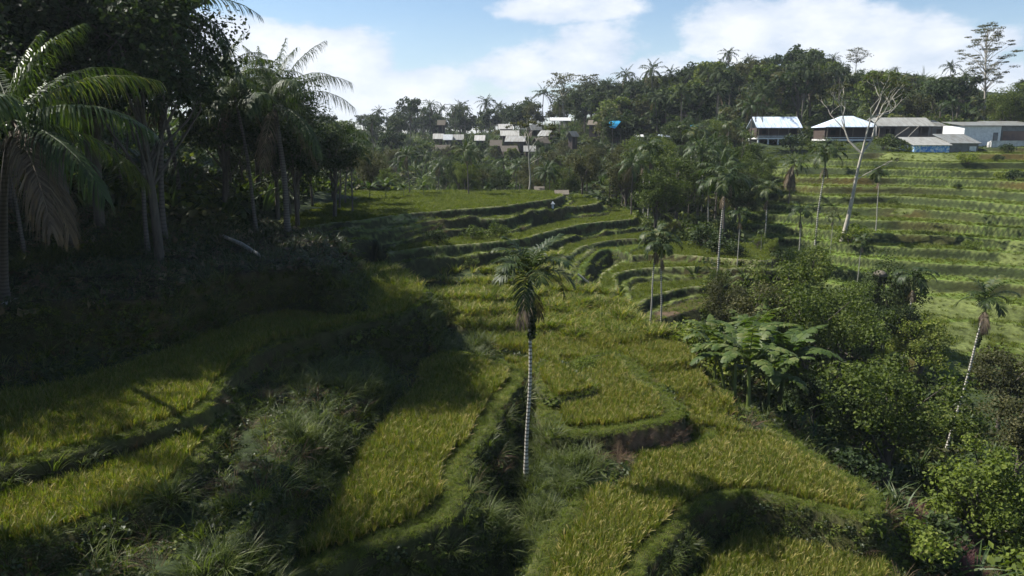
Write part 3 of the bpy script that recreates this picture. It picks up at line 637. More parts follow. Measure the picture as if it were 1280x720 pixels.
def broad(h, rad, nc, nl, ls, seed=0, mat='broad_dark', base=.38, flat=.42, barkm='bark', r0=.2, lean=(0, 0), clump=.30, squash=.8, open_=.0):
    """leafy tree: trunk, limbs reaching into leaf clumps, uneven outline"""
    g = np.random.default_rng(seed)
    cz = h*(base+(1-base)/2); rz = h*(1-base)/2
    p = g.normal(0, 1, (nc*2, 3)); p /= np.linalg.norm(p, axis=1)[:, None]; p = p[p[:, 2] > -.75][:nc]
    p *= (.42+.58*g.random(len(p))**.5)[:, None]
    lump = 1+.28*np.sin(3*np.arctan2(p[:, 1], p[:, 0])+seed)+.12*g.normal(0, 1, len(p))
    C_ = p*np.array([rad, rad, rz])*lump[:, None]*.86+np.array([lean[0], lean[1], cz])
    mb = MB(); hh = h*(base+.15)
    t = np.linspace(0, 1, 7)[:, None]; tr = np.hstack([lean[0]*t*.5+.12*np.sin(t*4+seed), lean[1]*t*.5+.1*np.cos(t*3+seed)-.1, hh*t-.2*(t < .01)])
    mb.tube(tr, np.linspace(r0*1.2, r0*.7, 7), n=7)
    for i in g.choice(len(C_), min(len(C_), 16), replace=False):
        s = tr[g.integers(3, 7)]; e = C_[i]; m_ = (s+e)/2+g.normal(0, .12*rad, 3)+[0, 0, .1*h*g.random()]
        mb.tube([s, m_, e], [r0*.45, r0*.25, r0*.08], n=5)
    parts = []
    for i, c in enumerate(C_):
        cr_ = rad*clump*(.7+.6*g.random())
        parts.append(off(leafcloud(nl, cr_, ls*(.8+.4*g.random()), seed*997+i, up=.45, shape=(1, 1, squash)), c))
    return [('trunk', mb.mesh('trunk', M[barkm], True)), ('crown', pmesh('tree_crown', join(parts), M[mat]))]
def umbrella(h, rad, nc, nl, ls, seed=0, mat='broad_olive', layers=4, base=.55, barkm='palebark', r0=.22, clump=.26):
    """tall open tree: pale forked limbs carrying flat separate sprays"""
    g = np.random.default_rng(seed); mb = MB()
    t = np.linspace(0, 1, 10); tr = np.stack([.035*h*np.sin(t*3+seed), .025*h*np.sin(t*4.3), h*.93*t-.2*(t < .01)], 1); mb.tube(tr, np.linspace(r0*1.2, r0*.16, 10), n=7)
    parts = []
    for i in range(nc):
        q = (i+.5)/nc; z = h*(base+(1-base)*q); rr = rad*(1-1.5*abs(q-.5)**1.3)*(.3+.75*g.random()); a = i*2.399+g.normal(0, .4)
        zs = min(max(z-.10*h-.30*rr, h*base*.75), h*.9); s0 = np.array([np.interp(zs, tr[:, 2], tr[:, k]) for k in range(3)])
        e = np.array([s0[0]+rr*cos(a), s0[1]+rr*sin(a), z])
        mb.tube([s0, s0*.55+e*.45-[0, 0, -.012*h], e], [r0*.26, r0*.16, r0*.05], n=5)
        parts.append(off(leafcloud(nl, rad*clump*(.6+.8*g.random()), ls, seed*991+i, up=1.0, flat=.4, shape=(1.25, 1.25, .30)), e))
    return [('trunk', mb.mesh('trunk', M[barkm], True)), ('crown', pmesh('tree_crown', join(parts), M[mat]))]
def bush(h, rad, nc, nl, ls, seed=0, mat='broad_mid'):
    g = np.random.default_rng(seed); parts = []; mb = MB()
    for i in range(nc):
        a = g.random()*6.28; rr = rad*g.random()**.6*.8; z = h*(.25+.6*g.random()*(1-.5*rr/rad)); e = np.array([rr*cos(a), rr*sin(a), z])
        parts.append(off(leafcloud(nl, rad*.36, ls, seed*77+i), e))
        if i < 7: mb.tube([(0, 0, -.1), e*.5+[0, 0, .1], e], [.04, .03, .015], n=4)
    return [('stems', mb.mesh('stems', M['bark'])), ('leaves', pmesh('bush_leaves', join(parts), M[mat]))]
def inst(name, parts, x, y, z, rz=0.0, s=1.0, label=None, cat='tree', group=None, sz=None):
    r = empty(name, (x, y, z), rz); r.scale = (s, s, s if sz is None else sz); tag(r, label, cat, group)
    for nm, me in parts: link(bpy.data.objects.new(nm, me), r)
    return r
def hgt(parts):
    out = 0
    for nm, me in parts:
        a = np.empty(len(me.vertices)*3, np.float32); me.vertices.foreach_get('co', a); out = max(out, a[2::3].max())
    return float(out)
K = {}
K['coco'] = [coco(10, seed=i, lean=l, nl=34, w=.075, dead=3) for i, l in enumerate([(1.2, .3), (-.8, .5), (.3, -1.0), (0, .2)])]
K['cocofar'] = [coco(10, L=3.6, seed=20+i, lean=l, nf=16, nl=13, w=.17, dead=1, mat='far_leaf') for i, l in enumerate([(.8, 0), (-.6, .3), (.1, -.4), (0, 0)])]
K['cocomid'] = [coco(8, L=3.6, seed=30+i, lean=l, nf=18, nl=22, w=.10, dead=3) for i, l in enumerate([(.8, 0), (-.6, .3), (.1, -.4)])]
K['areca'] = [areca(8, seed=i+3, lean=l, nl=18, w=.10) for i, l in enumerate([(.3, 0), (-.25, .1), (.1, .2)])]
K['banana'] = [banana(4, seed=i+1) for i in range(3)]
K['dark'] = [broad(11, 3.6, 46, 170, .22, seed=i+1, mat='broad_dark') for i in range(3)]
K['darktall'] = [broad(15, 4.4, 70, 170, .24, seed=i+11, mat='broad_dark', base=.35) for i in range(3)]
K['mid'] = [broad(9, 3.4, 46, 190, .19, seed=i+21, mat='broad_mid', base=.25) for i in range(3)]
K['light'] = [broad(6, 2.6, 36, 190, .16, seed=i+31, mat='broad_light', base=.15) for i in range(2)]
K['olive'] = [broad(9, 3.4, 40, 180, .20, seed=i+41, mat='broad_olive', base=.28) for i in range(2)]
K['far'] = [broad(11, 4.2, 30, 55, .62, seed=i+51, mat='far_leaf', base=.3, r0=.25) for i in range(4)]
K['farmid'] = [broad(10, 4.0, 30, 60, .55, seed=i+61, mat=mt, base=.28, r0=.22) for i, mt in enumerate(['broad_mid', 'broad_olive', 'broad_dark'])]
K['umb'] = [umbrella(14, 5.5, 26, 60, .45, seed=i+1) for i in range(2)]
K['bush'] = [bush(2.2, 1.7, 14, 60, .2, seed=i+1, mat=mt) for i, mt in enumerate(['broad_mid', 'broad_light', 'broad_dark'])]
HK = {k: [hgt(p) for p in v] for k, v in K.items()}
MASS = []
def put(kind, x, y, h, name, label, cat='tree', group=None, v=None, z=None, rz=None):
    i = rng.integers(0, len(K[kind])) if v is None else v % len(K[kind])
    s = h/HK[kind][i]; z = gz(x, y)-.1 if z is None else z
    if group in ('trees on the far ridge', 'rounded trees on the far ridge') or (kind == 'far' and group == 'trees on the hill above the stilt houses'):
        MASS.append((x, y, z, s)); rng.random(); return None
    return inst(name, K[kind][i], x, y, z, rng.random()*6.28 if rz is None else rz, s, label, cat, group)
def put_px(kind, px, py, zb, ytop, name, label, cat='tree', group=None, v=None, rz=None):
    """stand a plant where the survey says its foot is, with the height the survey gives"""
    b = P(px, py, zb); top = PD(px, ytop, b[1])[2]; g_ = gz(b[0], b[1])
    return put(kind, b[0], b[1], top-g_, name, label, cat, group, v, rz=rz)

# --- the slim palm in the middle (each leaf a part of its own)
def hero_areca(px, py, zb, ytop, label, seed, L, nf, lean=(0, 0), group=None, clump=True):
    b = P(px, py, zb); b[2] = gz(b[0], b[1]); H = PD(px, ytop, b[1])[2]-b[2]
    r = empty('areca_palm', tuple(b)); tag(r, label, 'palm', group); g = np.random.default_rng(seed)
    th = H*.79
    tm, top = trunk_mesh('trunk', th, .085, .062, lean, M['arecatrunk'], seed, n=10, curve=.3, flare=2.1); link(bpy.data.objects.new('trunk', tm), r)
    mb = MB(); mb.tube([top-[0,0,.04], top+[0,0,.35], top+[0,0,.85]], [.10, .085, .05], n=9); mb.build('crownshaft', M['shaft'], r, True)
    c = top+np.array([0, 0, .75])
    for i in range(nf):
        q = (i+.5)/nf
        f_ = frond(L*(.85+.3*g.random()), R(80-78*q+g.normal(0, 6)), R(35+50*q+25*g.random()), 30, L*.42, .055, phi=(22, 55), hang=.38, seed=seed*31+i, vee=.55, t0=.15, rib=.022, side=g.normal(0, .06))
        link(bpy.data.objects.new('frond', pmesh('frond', rotpart(f_, i*2.399+g.normal(0, .25)), M['areca'])), r).location = tuple(c)
    for i in range(2):
        f_ = frond(L*.8, R(-40), R(40), 22, L*.3, .05, hang=.9, seed=seed*31+40+i)
        link(bpy.data.objects.new('dead_frond', pmesh('dead_frond', rotpart(f_, 1.0+i*3.3), M['dead'])), r).location = tuple(top+[0, 0, .05])
    mb = MB()
    for i in range(16):
        a = g.random()*6.28; e = top+np.array([.35*cos(a)*g.random(), .35*sin(a)*g.random(), -.15-.35*g.random()]); mb.tube([top, (top+e)/2+[.05*cos(a), .05*sin(a), .02], e], [.02, .015, .03], n=5)
    mb.build('nut_cluster', M['dead'], r)
    if clump:
        k = join([off(leafcloud(80, .20, .17, seed+5+j, shape=(.9, .9, 1.2)), top*(t_)+np.array([.09, 0, 0])) for j, t_ in enumerate((.78, .82, .86, .90))])
        link(bpy.data.objects.new('clinging_fern', pmesh('clinging_fern', k, M['weed'])), r)
    return r
hero_areca(658, 590, -.35, 296, 'tall slim palm with ringed pale trunk alone in the central grassy gully', 5, 1.9, 18, lean=(.12, 0))
hero_areca(1184, 552, -5.6, 338, 'slim leaning palm with spiky crown and dark upper trunk in the ravine thicket', 9, 1.7, 12, lean=(1.3, 0))

def hero_coco(b, H, label, seed, L, spec, lean=(0, 0), nl=60, w=.05, mat='palm', r0=.17):
    r = empty('coconut_palm', tuple(b)); tag(r, label, 'palm'); g = np.random.default_rng(seed)
    tm, top = trunk_mesh('trunk', H, r0, r0*.7, lean, M['cocotrunk'], seed, n=10); link(bpy.data.objects.new('trunk', tm), r)
    for i, (az, el, dr, k, m_) in enumerate(spec):
        f_ = frond(L*k, R(el), R(dr), nl, L*.2, w, hang=.9 if m_ != 'dead' else 1.0, seed=seed*31+i, rib=.035, phi=(20, 58))
        link(bpy.data.objects.new('dead_frond' if m_ == 'dead' else 'frond', pmesh('frond', rotpart(f_, R(az)), M[m_ or mat])), r).location = tuple(top)
    mb = MB()
    for i in range(9):
        a = g.random()*6.28; c_ = top+np.array([.25*cos(a), .25*sin(a), -.25-.15*g.random()]); mb.tube([c_+[0,0,.13], c_+[0,0,.08], c_, c_-[0,0,.1], c_-[0,0,.14]], [.02, .1, .13, .09, .02], n=7)
    mb.build('coconuts', M['shaft'], r, True)
    return r
# foreground palm at the left edge, sunlight on some leaves put into a paler leaf colour
b = P(6, 372, 6.7); c = PD(16, 150, 24.5)
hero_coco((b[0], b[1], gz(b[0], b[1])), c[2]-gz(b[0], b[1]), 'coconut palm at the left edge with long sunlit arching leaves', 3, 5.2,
  [(20, 42, 62, .95, 'palm_sunlit'), (-8, 20, 60, 1.0, 'palm_sunlit'), (-28, -8, 50, 1.0, None), (8, 75, 60, .8, 'palm_sunlit'), (60, 50, 70, 1, None), (95, 30, 80, 1, None), (135, 55, 80, 1, None), (170, 30, 80, 1, None), (-150, 45, 90, 1, None), (-100, 20, 70, 1, 'palm_sunlit'), (-65, 35, 85, .8, 'palm_sunlit'), (-45, -30, 40, .9, 'dead'), (-20, -50, 30, .8, 'dead'), (40, -5, 60, .9, None), (-120, -20, 50, .8, 'dead'), (30, 85, 40, .6, 'palm_sunlit')], lean=(c[0]-b[0], c[1]-b[1]), nl=70)
b = P(360, 294, 6.7); c = PD(352, 130, b[1])
hero_coco((b[0], b[1], gz(b[0], b[1])), c[2]-gz(b[0], b[1]), 'coconut palm at the dark grove rim, leaves curving against the sky', 4, 6.2,
  [(5, 68, 45, .95, None), (2, 48, 80, 1.0, None), (-12, 28, 75, 1.05, None), (10, 5, 70, .9, None), (50, 55, 80, 1, None), (90, 35, 80, 1, None), (130, 60, 80, 1, None), (175, 40, 80, 1, None), (200, 15, 70, 1, None), (-130, 45, 85, 1, None), (-90, 25, 80, 1, None), (-55, 45, 85, .9, None), (-40, -10, 60, 1, None), (20, -45, 30, .8, 'dead'), (-100, -50, 30, .8, 'dead'), (160, 80, 50, .8, None), (60, 80, 50, .8, None), (-10, 84, 20, .75, None)], lean=(-.4, .2), r0=.22)

GR = 'areca palms among the terraces'
for px, py, zb, yt, v, lb in [(812, 408, -.3, 277, 0, 'left of the twin slim palms standing in the curved amphitheatre'), (826, 410, -.3, 290, 1, 'right of the twin slim palms standing in the curved amphitheatre'),
    (896, 352, .8, 205, 2, 'slim pale palm rising from the rim of the right hand curved terraces'), (921, 340, 1.0, 256, 0, 'short palm with dense dark crown at the end of the curved terraces'),
    (1020, 292, 2.0, 178, 1, 'slim palm beside the white roofed field shelter'), (1093, 306, .5, 205, 2, 'thin palm with a tiny crown on the right slope'),
    (1040, 292, 2.4, 262, 0, 'small dark palm below the white roofed field shelter'), (950, 330, 0.8, 285, 1, 'low palm half hidden in bushes past the curved terraces'), (1072, 345, -1.0, 290, 0, 'dark palm standing behind the dense green ravine trees'), (1000, 318, .5, 250, 0, 'slim palm at the left foot of the far slope'), (1135, 400, -1.0, 330, 1, 'small slim palm between the black tree and the open slope'), (955, 300, 1.8, 222, 2, 'slim palm at the edge of the steep wood before the stout palm')]:
    put_px('areca', px, py, zb, yt, 'areca_palm', lb, 'palm', GR, v)
put_px('cocomid', 586, 247, 6.3, 172, 'coconut_palm', 'coconut palm with pale trunk behind the top green terrace', 'palm', v=0)
put_px('cocomid', 985, 262, 3.6, 185, 'coconut_palm', 'stout palm with a skirt of dry brown leaves beside the far slope', 'palm', v=1)
put_px('cocomid', 1030, 232, 6.0, 168, 'coconut_palm', 'brownish palm in front of the stilt houses', 'palm', v=2)
# skirt of the stout palm
b = P(985, 262, 3.6); g = np.random.default_rng(8)
sk = join([rotpart(frond(2.6, R(-55-20*g.random()), R(25), 16, .5, .09, hang=1, seed=800+i), g.random()*6.28, (0, 0, 4.6+g.random())) for i in range(22)])
o = col.objects['coconut_palm.003'] if 'coconut_palm.003' in col.objects else None
for q in col.objects:
    if q.get('label', '').startswith('stout palm'):
        ob = link(bpy.data.objects.new('dead_frond_skirt', pmesh('dead_frond_skirt', sk, M['dead'])), q); ob.scale = [1/q.scale[0]]*3

# white bare tree leaning over the far slope
def bare_tree(px, py, zb, ytop, label, seed, lean, mat='palebark', r0=.28, sparse=True):
    b = P(px, py, zb); b[2] = gz(b[0], b[1])-.3; H = PD(px, ytop, b[1])[2]-b[2]; g = np.random.default_rng(seed)
    r = empty('bare_tree', tuple(b)); tag(r, label, 'tree'); mb = MB(); tips = []
    fork = np.array([lean*.62, 0, H*.56])
    t = np.linspace(0, 1, 7)[:, None]; mb.tube(fork*t+np.hstack([.15*np.sin(t*5), .1*np.sin(t*4), 0*t]), np.linspace(r0, r0*.55, 7), n=8); mb.build('trunk', M[mat], r, True)
    mb = MB()
    def grow(p, d, L_, rr, dep):
        q = p+d*L_*.5+g.normal(0, .06, 3)*L_; e = p+d*L_+g.normal(0, .08, 3)*L_
        mb.tube([p, q, e], [rr, rr*.8, rr*.6], n=5)
        if dep == 0: tips.append(e); return
        for _ in range(3 if dep == 3 else 2):
            nd = d+g.normal(0, .42, 3); nd[2] = abs(nd[2])*.8+.15; nd /= np.linalg.norm(nd); grow(e, nd, L_*.66, rr*.55, dep-1)
    for dx in (-.38, .05, .45): 
        d = np.array([dx, g.normal(0, .2), .9]); grow(fork+[.1*np.sin(5), 0, 0], d/np.linalg.norm(d), H*.21, r0*.5, 3)
    d = np.array([.8, -.1, .45]); grow(fork*.72, d/np.linalg.norm(d), H*.15, r0*.25, 1)
    mb.build('branches', M[mat], r, True)
    if sparse:
        lc = join([off(leafcloud(16, H*.045, .3, seed*9+i, up=1, shape=(1.3, 1.3, .3)), e) for i, e in enumerate(tips)]); link(bpy.data.objects.new('leaves', pmesh('leaves', lc, M['broad_olive'])), r)
bare_tree(1050, 318, -.5, 100, 'tall white barked tree with bare forked branches before the stilt houses', 3, 2.6)
bare_tree(661, 243, 6.2, 150, 'thin bare white trunk standing behind the top terrace', 6, .2, r0=.14)
# emergent against the sky at the right
x, y = PD(1222, 170, 172)[:2]
K['emerg'] = [umbrella(27, 8.2, 80, 110, .30, seed=14, base=.42, layers=5, r0=.34, mat='broad_olive', clump=.13)]; HK['emerg'] = [hgt(K['emerg'][0])]
put('emerg', x, y, PD(1222, 28, y)[2]-gz(x, y), 'emergent_tree', 'very tall airy tree with pale trunk and layered sprays above the right hand roofs')

# ------------------------------------------------------------------ skyline of the tree tops as surveyed (px -> py)
SK = np.array([(-400,-400),(262,-300),(300,30),(345,90),(372,120),(400,140),(430,150),(455,140),(475,140),(500,128),(520,120),(545,132),(560,128),(600,123),(650,127),(672,112),(690,97),(720,93),(760,93),(785,92),(815,92),(835,95),(860,80),(880,76),(905,72),(950,72),(985,62),(1010,56),(1030,66),(1060,78),(1085,84),(1105,86),(1130,95),(1150,112),(1180,92),(1205,92),(1222,110),(1245,128),(1262,118),(1280,96),(1500,90)], float)
FRONT = np.array([(380,215),(440,185),(520,178),(545,184),(600,192),(650,190),(720,172),(745,174),(800,174),(830,165),(850,150),(900,150),(940,160),(960,188),(1000,200),(1060,210),(1500,215)], float)
def cap(tbl, x, y, zz, h, jit=6):
    """keep a tree below the surveyed outline of the woods it stands in"""
    px, py = topix(x, y, zz+h); lim = np.interp(px, tbl[:, 0], tbl[:, 1])+abs(rng.normal(0, jit))
    ht = PD(px, lim, y)[2]-zz
    return min(h, ht)
placed = []
heroc = PD(12, 158, 26)
def forest(n, poly, dmin, kinds, tbl, name_label, hmin=2.5, jit=6, tries=30, extra=None):
    poly = np.array(poly, float); x0, y0 = poly.min(0); x1, y1 = poly.max(0); c = 0
    for _ in range(n*tries):
        if c >= n: break
        x = rng.uniform(x0, x1); y = rng.uniform(y0, y1)
        if seg_dist(np.array([x]), np.array([y]), poly)[0] < 0: continue
        if extra and not extra(x, y): continue
        ux, uy = x-heroc[0], y-heroc[1]; al = ux*-.933+uy*.36; pe = abs(ux*.36+uy*.933)
        if 0 < al < 11 and pe < 4: continue
        if placed and min((x-a)**2+(y-b)**2 for a, b in placed) < dmin*dmin: continue
        k, w_, (h0, h1) = kinds[rng.choice(len(kinds), p=np.array([q[1] for q in kinds])/sum(q[1] for q in kinds))]
        z = gz(x, y)-.15; h = cap(tbl, x, y, z, rng.uniform(h0, h1), jit)
        tp = topix(x, y, z+h)
        if 732 < tp[0] < 798 and y < 167: h = min(h, PD(tp[0], 176, y)[2]-z)
        if h < hmin: continue
        if k.startswith('coco') and h < 5: k = 'farmid' if 'far' in k else 'mid'
        placed.append((x, y)); c += 1
        nm, lab, ct, gr = name_label[k]
        put(k, x, y, h, nm, lab, ct, gr)
    return c
G1, G2, G3, G4, G5 = 'trees of the dark grove on the left', 'trees in the valley behind the terraces', 'trees on the far ridge', 'trees on the hill above the stilt houses', 'trees and palms of the steep wood left of the stilt houses'
def nl(where, gr):
    return {'coco': ('coconut_palm', 'coconut palm '+where, 'palm', 'coconut palms: '+gr), 'cocomid': ('coconut_palm', 'coconut palm '+where, 'palm', 'coconut palms: '+gr), 'cocofar': ('coconut_palm', 'coconut palm '+where, 'palm', 'coconut palms: '+gr),
            'dark': ('broadleaf_tree', 'dark broadleaf tree '+where, 'tree', gr), 'darktall': ('broadleaf_tree', 'tall dark broadleaf tree '+where, 'tree', 'tall '+gr), 'mid': ('broadleaf_tree', 'mid green leafy tree '+where, 'tree', 'green '+gr),
            'olive': ('broadleaf_tree', 'olive green leafy tree '+where, 'tree', 'olive '+gr), 'light': ('broadleaf_tree', 'light green low tree '+where, 'tree', 'light '+gr), 'far': ('broadleaf_tree', 'leafy tree '+where, 'tree', gr),
            'farmid': ('broadleaf_tree', 'rounded leafy tree '+where, 'tree', 'rounded '+gr), 'umb': ('umbrella_tree', 'flat topped airy tree '+where, 'tree', 'flat topped '+gr), 'areca': ('areca_palm', 'slim palm '+where, 'palm', 'slim palms: '+gr),
            'banana': ('banana_plant', 'banana plant '+where, 'banana plant', 'banana plants: '+gr), 'bush': ('bush', 'leafy bush '+where, 'bush', 'bushes: '+gr)}
notleftpalms = lambda x, y: np.hypot(x+14, y-47) > 3 and x < -13.5-0.0*y and (x/y < -.30)
anyfar = np.array([(-9999,-9999),(9999,-9999)], float)
isleft = lambda lim: (lambda x, y: x/y < lim and np.hypot(x+14, y-47) > 2.5)
gl = nl('in the shaded grove on the left', G1)
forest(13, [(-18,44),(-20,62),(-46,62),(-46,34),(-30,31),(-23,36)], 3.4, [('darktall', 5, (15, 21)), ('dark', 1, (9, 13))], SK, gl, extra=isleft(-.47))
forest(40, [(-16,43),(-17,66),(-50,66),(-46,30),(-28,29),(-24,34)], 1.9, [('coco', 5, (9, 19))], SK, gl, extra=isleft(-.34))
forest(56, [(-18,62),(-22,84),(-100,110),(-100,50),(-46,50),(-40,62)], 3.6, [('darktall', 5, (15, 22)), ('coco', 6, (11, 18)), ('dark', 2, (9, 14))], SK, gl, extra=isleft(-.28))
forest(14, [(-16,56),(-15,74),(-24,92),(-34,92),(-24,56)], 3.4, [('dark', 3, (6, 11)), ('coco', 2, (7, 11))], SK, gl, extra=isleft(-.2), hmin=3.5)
# trees just outside the picture on the left: they stand on the same slope and shade it
forest(4, [(-22,25),(-23,35),(-34,40),(-34,22)], 2.9, [('darktall', 1, (12, 17))], anyfar, nl('on the slope beyond the left edge', 'trees beyond the left edge'), jit=0, extra=lambda x, y: x/y < -.735)
forest(17, [(-18,14),(-22,34),(-32,42),(-46,36),(-42,2)], 2.9, [('darktall', 3, (14, 19)), ('coco', 2, (11, 14))], anyfar, nl('on the slope beyond the left edge', 'trees beyond the left edge'), jit=0, extra=lambda x, y: x/y < -.76)
forest(90, [(-16,92),(14,96),(24,90),(32,104),(40,140),(40,165),(-45,170),(-50,100),(-26,98)], 3.6, [('mid', 2, (5, 9)), ('dark', 3, (5, 10)), ('olive', 3, (5, 9)), ('cocomid', 5, (6, 11)), ('banana', 1.5, (3, 5)), ('light', 1, (3, 5))], FRONT, nl('in the valley behind the terraces', G2), jit=5)
forest(60, [(14,88),(24,86),(33,98),(46,126),(46,150),(30,160),(18,120)], 2.8, [('mid', 2, (7, 12)), ('dark', 3, (7, 13)), ('cocomid', 2, (8, 12)), ('areca', 2, (8, 12)), ('banana', 1, (3, 5)), ('olive', 1, (7, 10))], np.array([(700,172),(760,174),(790,174),(805,158),(850,140),(900,140),(935,150),(950,188),(1010,205),(1060,215),(1400,220)], float), nl('in the steep wood left of the stilt houses', G5), jit=8)
forest(150, [(-150,170),(-30,165),(40,160),(40,200),(70,230),(70,330),(-30,420),(-170,420)], 4.2, [('far', 5, (9, 14)), ('cocofar', 5, (11, 16)), ('farmid', 3, (8, 12))], SK, nl('on the far ridge', G3), jit=5, extra=lambda x, y: x/y > -.33 and not (y < 215 and -24 < x < 20))
forest(135, [(30,160),(50,150),(70,156),(112,154),(140,165),(190,210),(190,270),(60,290),(35,220)], 3.5, [('farmid', 6, (10, 15)), ('far', 3, (10, 15)), ('cocofar', 4, (11, 16)), ('umb', .3, (11, 15))], SK, nl('on the hill above the stilt houses', G4), jit=5, extra=lambda x, y: x/y < .80)
# the farthest wood reads as one mass behind the palms
def whole(parts, key):
    V, Fq, r, mi = [], [], [], []; n = 0
    for i, (nm, me) in enumerate(parts):
        a = np.empty(len(me.vertices)*3, np.float32); me.vertices.foreach_get('co', a); f_ = np.empty(len(me.loops), np.int32); me.loops.foreach_get('vertex_index', f_)
        rr = np.empty(len(me.vertices), np.float32); me.attributes['rnd'].data.foreach_get('value', rr)
        V.append(a.reshape(-1, 3)); Fq.append(f_.reshape(-1, 4)+n); r.append(rr); mi.append(np.full(len(f_)//4, i)); n += len(me.vertices)
    return bpy.data.objects.new(key, npmesh(key, np.vstack(V), np.vstack(Fq), mats=[me.materials[0] for nm, me in parts], rnd=np.concatenate(r), mi=np.concatenate(mi)))
MA = np.array(MASS); wc = pcoll('far wood trees', [whole(p, 'far_tree_'+'abcdefg'[i]) for i, p in enumerate(K['far']+K['farmid'])])
scatter('far_wood', MA[:, :3], MA[:, 3], .03, wc, 'dense wood of rounded trees merging into one mass on the far ridge', 'wood', squash=.05)
# tops that stand out along the skyline
for i, (px, py, d, k) in enumerate([(472,130,300,'cocofar'),(496,133,290,'cocofar'),(512,119,280,'far'),(537,123,300,'cocofar'),(552,128,310,'cocofar'),(577,123,300,'cocofar'),(607,117,300,'cocofar'),(625,126,320,'cocofar'),(640,128,310,'far'),(678,103,240,'cocofar'),(705,90,240,'umb'),(735,92,235,'umb'),(762,95,230,'cocofar'),(787,80,215,'cocofar'),(817,72,205,'cocofar'),(838,80,205,'cocofar'),(866,76,210,'farmid'),(912,58,220,'cocofar'),(938,66,215,'cocofar'),(960,68,215,'cocofar'),(995,54,215,'farmid'),(1018,58,215,'cocofar'),(1045,64,210,'cocofar'),(1072,58,230,'umb'),(1120,82,200,'cocofar'),(1156,98,200,'cocofar'),(1190,74,185,'cocofar'),(1205,84,180,'cocofar'),(1272,100,150,'mid'),(1290,92,150,'dark')]):
    x, y, z = PD(px, py, d); g_ = gz(x, y); kd = {'cocofar': ('coconut_palm', 'coconut palm standing clear of the skyline', 'palm'), 'umb': ('umbrella_tree', 'flat topped tree standing clear of the skyline', 'tree'), 'far': ('broadleaf_tree', 'round tree standing clear of the skyline', 'tree'), 'farmid': ('broadleaf_tree', 'round dark tree standing above the skyline of the hill', 'tree'), 'mid': ('broadleaf_tree', 'dense leafy tree behind the white house at the right edge', 'tree'), 'dark': ('broadleaf_tree', 'dark tree beyond the right edge behind the white house', 'tree')}[k]
    h = max(z-g_, 6)
    g_ = max(g_, z-19)
    put(k, x, y, z-g_, kd[0], kd[1], kd[2], {'cocofar': 'coconut palms on the skyline', 'umb': 'flat topped trees on the skyline', 'far': 'round trees on the skyline', 'farmid': 'dark round trees on the skyline'}.get(k), z=g_-.1)

forest(30, [(100,160),(200,160),(250,250),(180,290),(120,240)], 4.0, [('farmid', 4, (9, 14)), ('cocofar', 5, (10, 15))], SK, nl('on the hill above the stilt houses', G4), jit=6, extra=lambda x, y: .6 < x/y < .92)
forest(34, [(20,165),(50,165),(66,262),(18,262)], 3.6, [('farmid', 5, (9, 14)), ('cocofar', 4, (10, 15))], SK, nl('on the slope above the blue tarpaulin', 'trees above the blue tarpaulin'), jit=6)
forest(26, [(-26,186),(14,180),(18,214),(-24,214)], 3.0, [('cocofar', 3, (4, 8)), ('farmid', 3, (3, 6))], np.array([(400,176),(900,172)], float), nl('between the village huts', 'trees between the village huts'), hmin=2.5, jit=7)
for i in range(16):
    x_ = rng.uniform(38, 100); y_ = rng.uniform(min(max(58, x_*1.42), 124), 126)
    put('bush', x_, y_, rng.uniform(.8, 1.9), 'bush', 'low bush growing on the terraces of the far slope', 'bush', 'bushes on the terraces of the far slope')
# --- ravine thicket, tree by tree
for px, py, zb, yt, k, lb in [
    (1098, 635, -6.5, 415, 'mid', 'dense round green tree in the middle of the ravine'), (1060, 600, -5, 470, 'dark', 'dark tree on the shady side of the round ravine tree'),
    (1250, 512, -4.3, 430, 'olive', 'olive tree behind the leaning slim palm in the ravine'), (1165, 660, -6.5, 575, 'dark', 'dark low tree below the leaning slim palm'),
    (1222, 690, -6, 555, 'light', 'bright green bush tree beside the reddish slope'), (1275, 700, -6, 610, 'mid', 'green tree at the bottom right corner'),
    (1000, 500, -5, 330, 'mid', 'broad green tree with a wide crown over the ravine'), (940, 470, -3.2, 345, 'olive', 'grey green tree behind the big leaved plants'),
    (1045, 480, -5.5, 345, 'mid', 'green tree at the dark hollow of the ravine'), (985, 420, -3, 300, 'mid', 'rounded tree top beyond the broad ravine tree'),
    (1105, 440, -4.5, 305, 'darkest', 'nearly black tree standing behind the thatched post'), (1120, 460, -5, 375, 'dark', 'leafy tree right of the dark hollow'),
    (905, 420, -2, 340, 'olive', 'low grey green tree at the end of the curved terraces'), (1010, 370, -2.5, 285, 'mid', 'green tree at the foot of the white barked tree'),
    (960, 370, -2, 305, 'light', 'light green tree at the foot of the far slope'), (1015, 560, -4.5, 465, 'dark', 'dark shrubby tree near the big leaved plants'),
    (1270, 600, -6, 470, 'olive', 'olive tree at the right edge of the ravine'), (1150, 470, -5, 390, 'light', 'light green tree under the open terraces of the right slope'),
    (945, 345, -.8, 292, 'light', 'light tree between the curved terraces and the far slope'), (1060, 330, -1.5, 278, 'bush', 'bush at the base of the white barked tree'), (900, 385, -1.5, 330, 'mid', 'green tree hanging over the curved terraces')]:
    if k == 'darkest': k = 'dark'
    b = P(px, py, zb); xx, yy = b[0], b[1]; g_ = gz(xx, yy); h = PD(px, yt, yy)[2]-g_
    put(k, xx, yy, max(h, 2), 'broadleaf_tree' if k != 'bush' else 'bush', lb, 'tree' if k != 'bush' else 'bush')
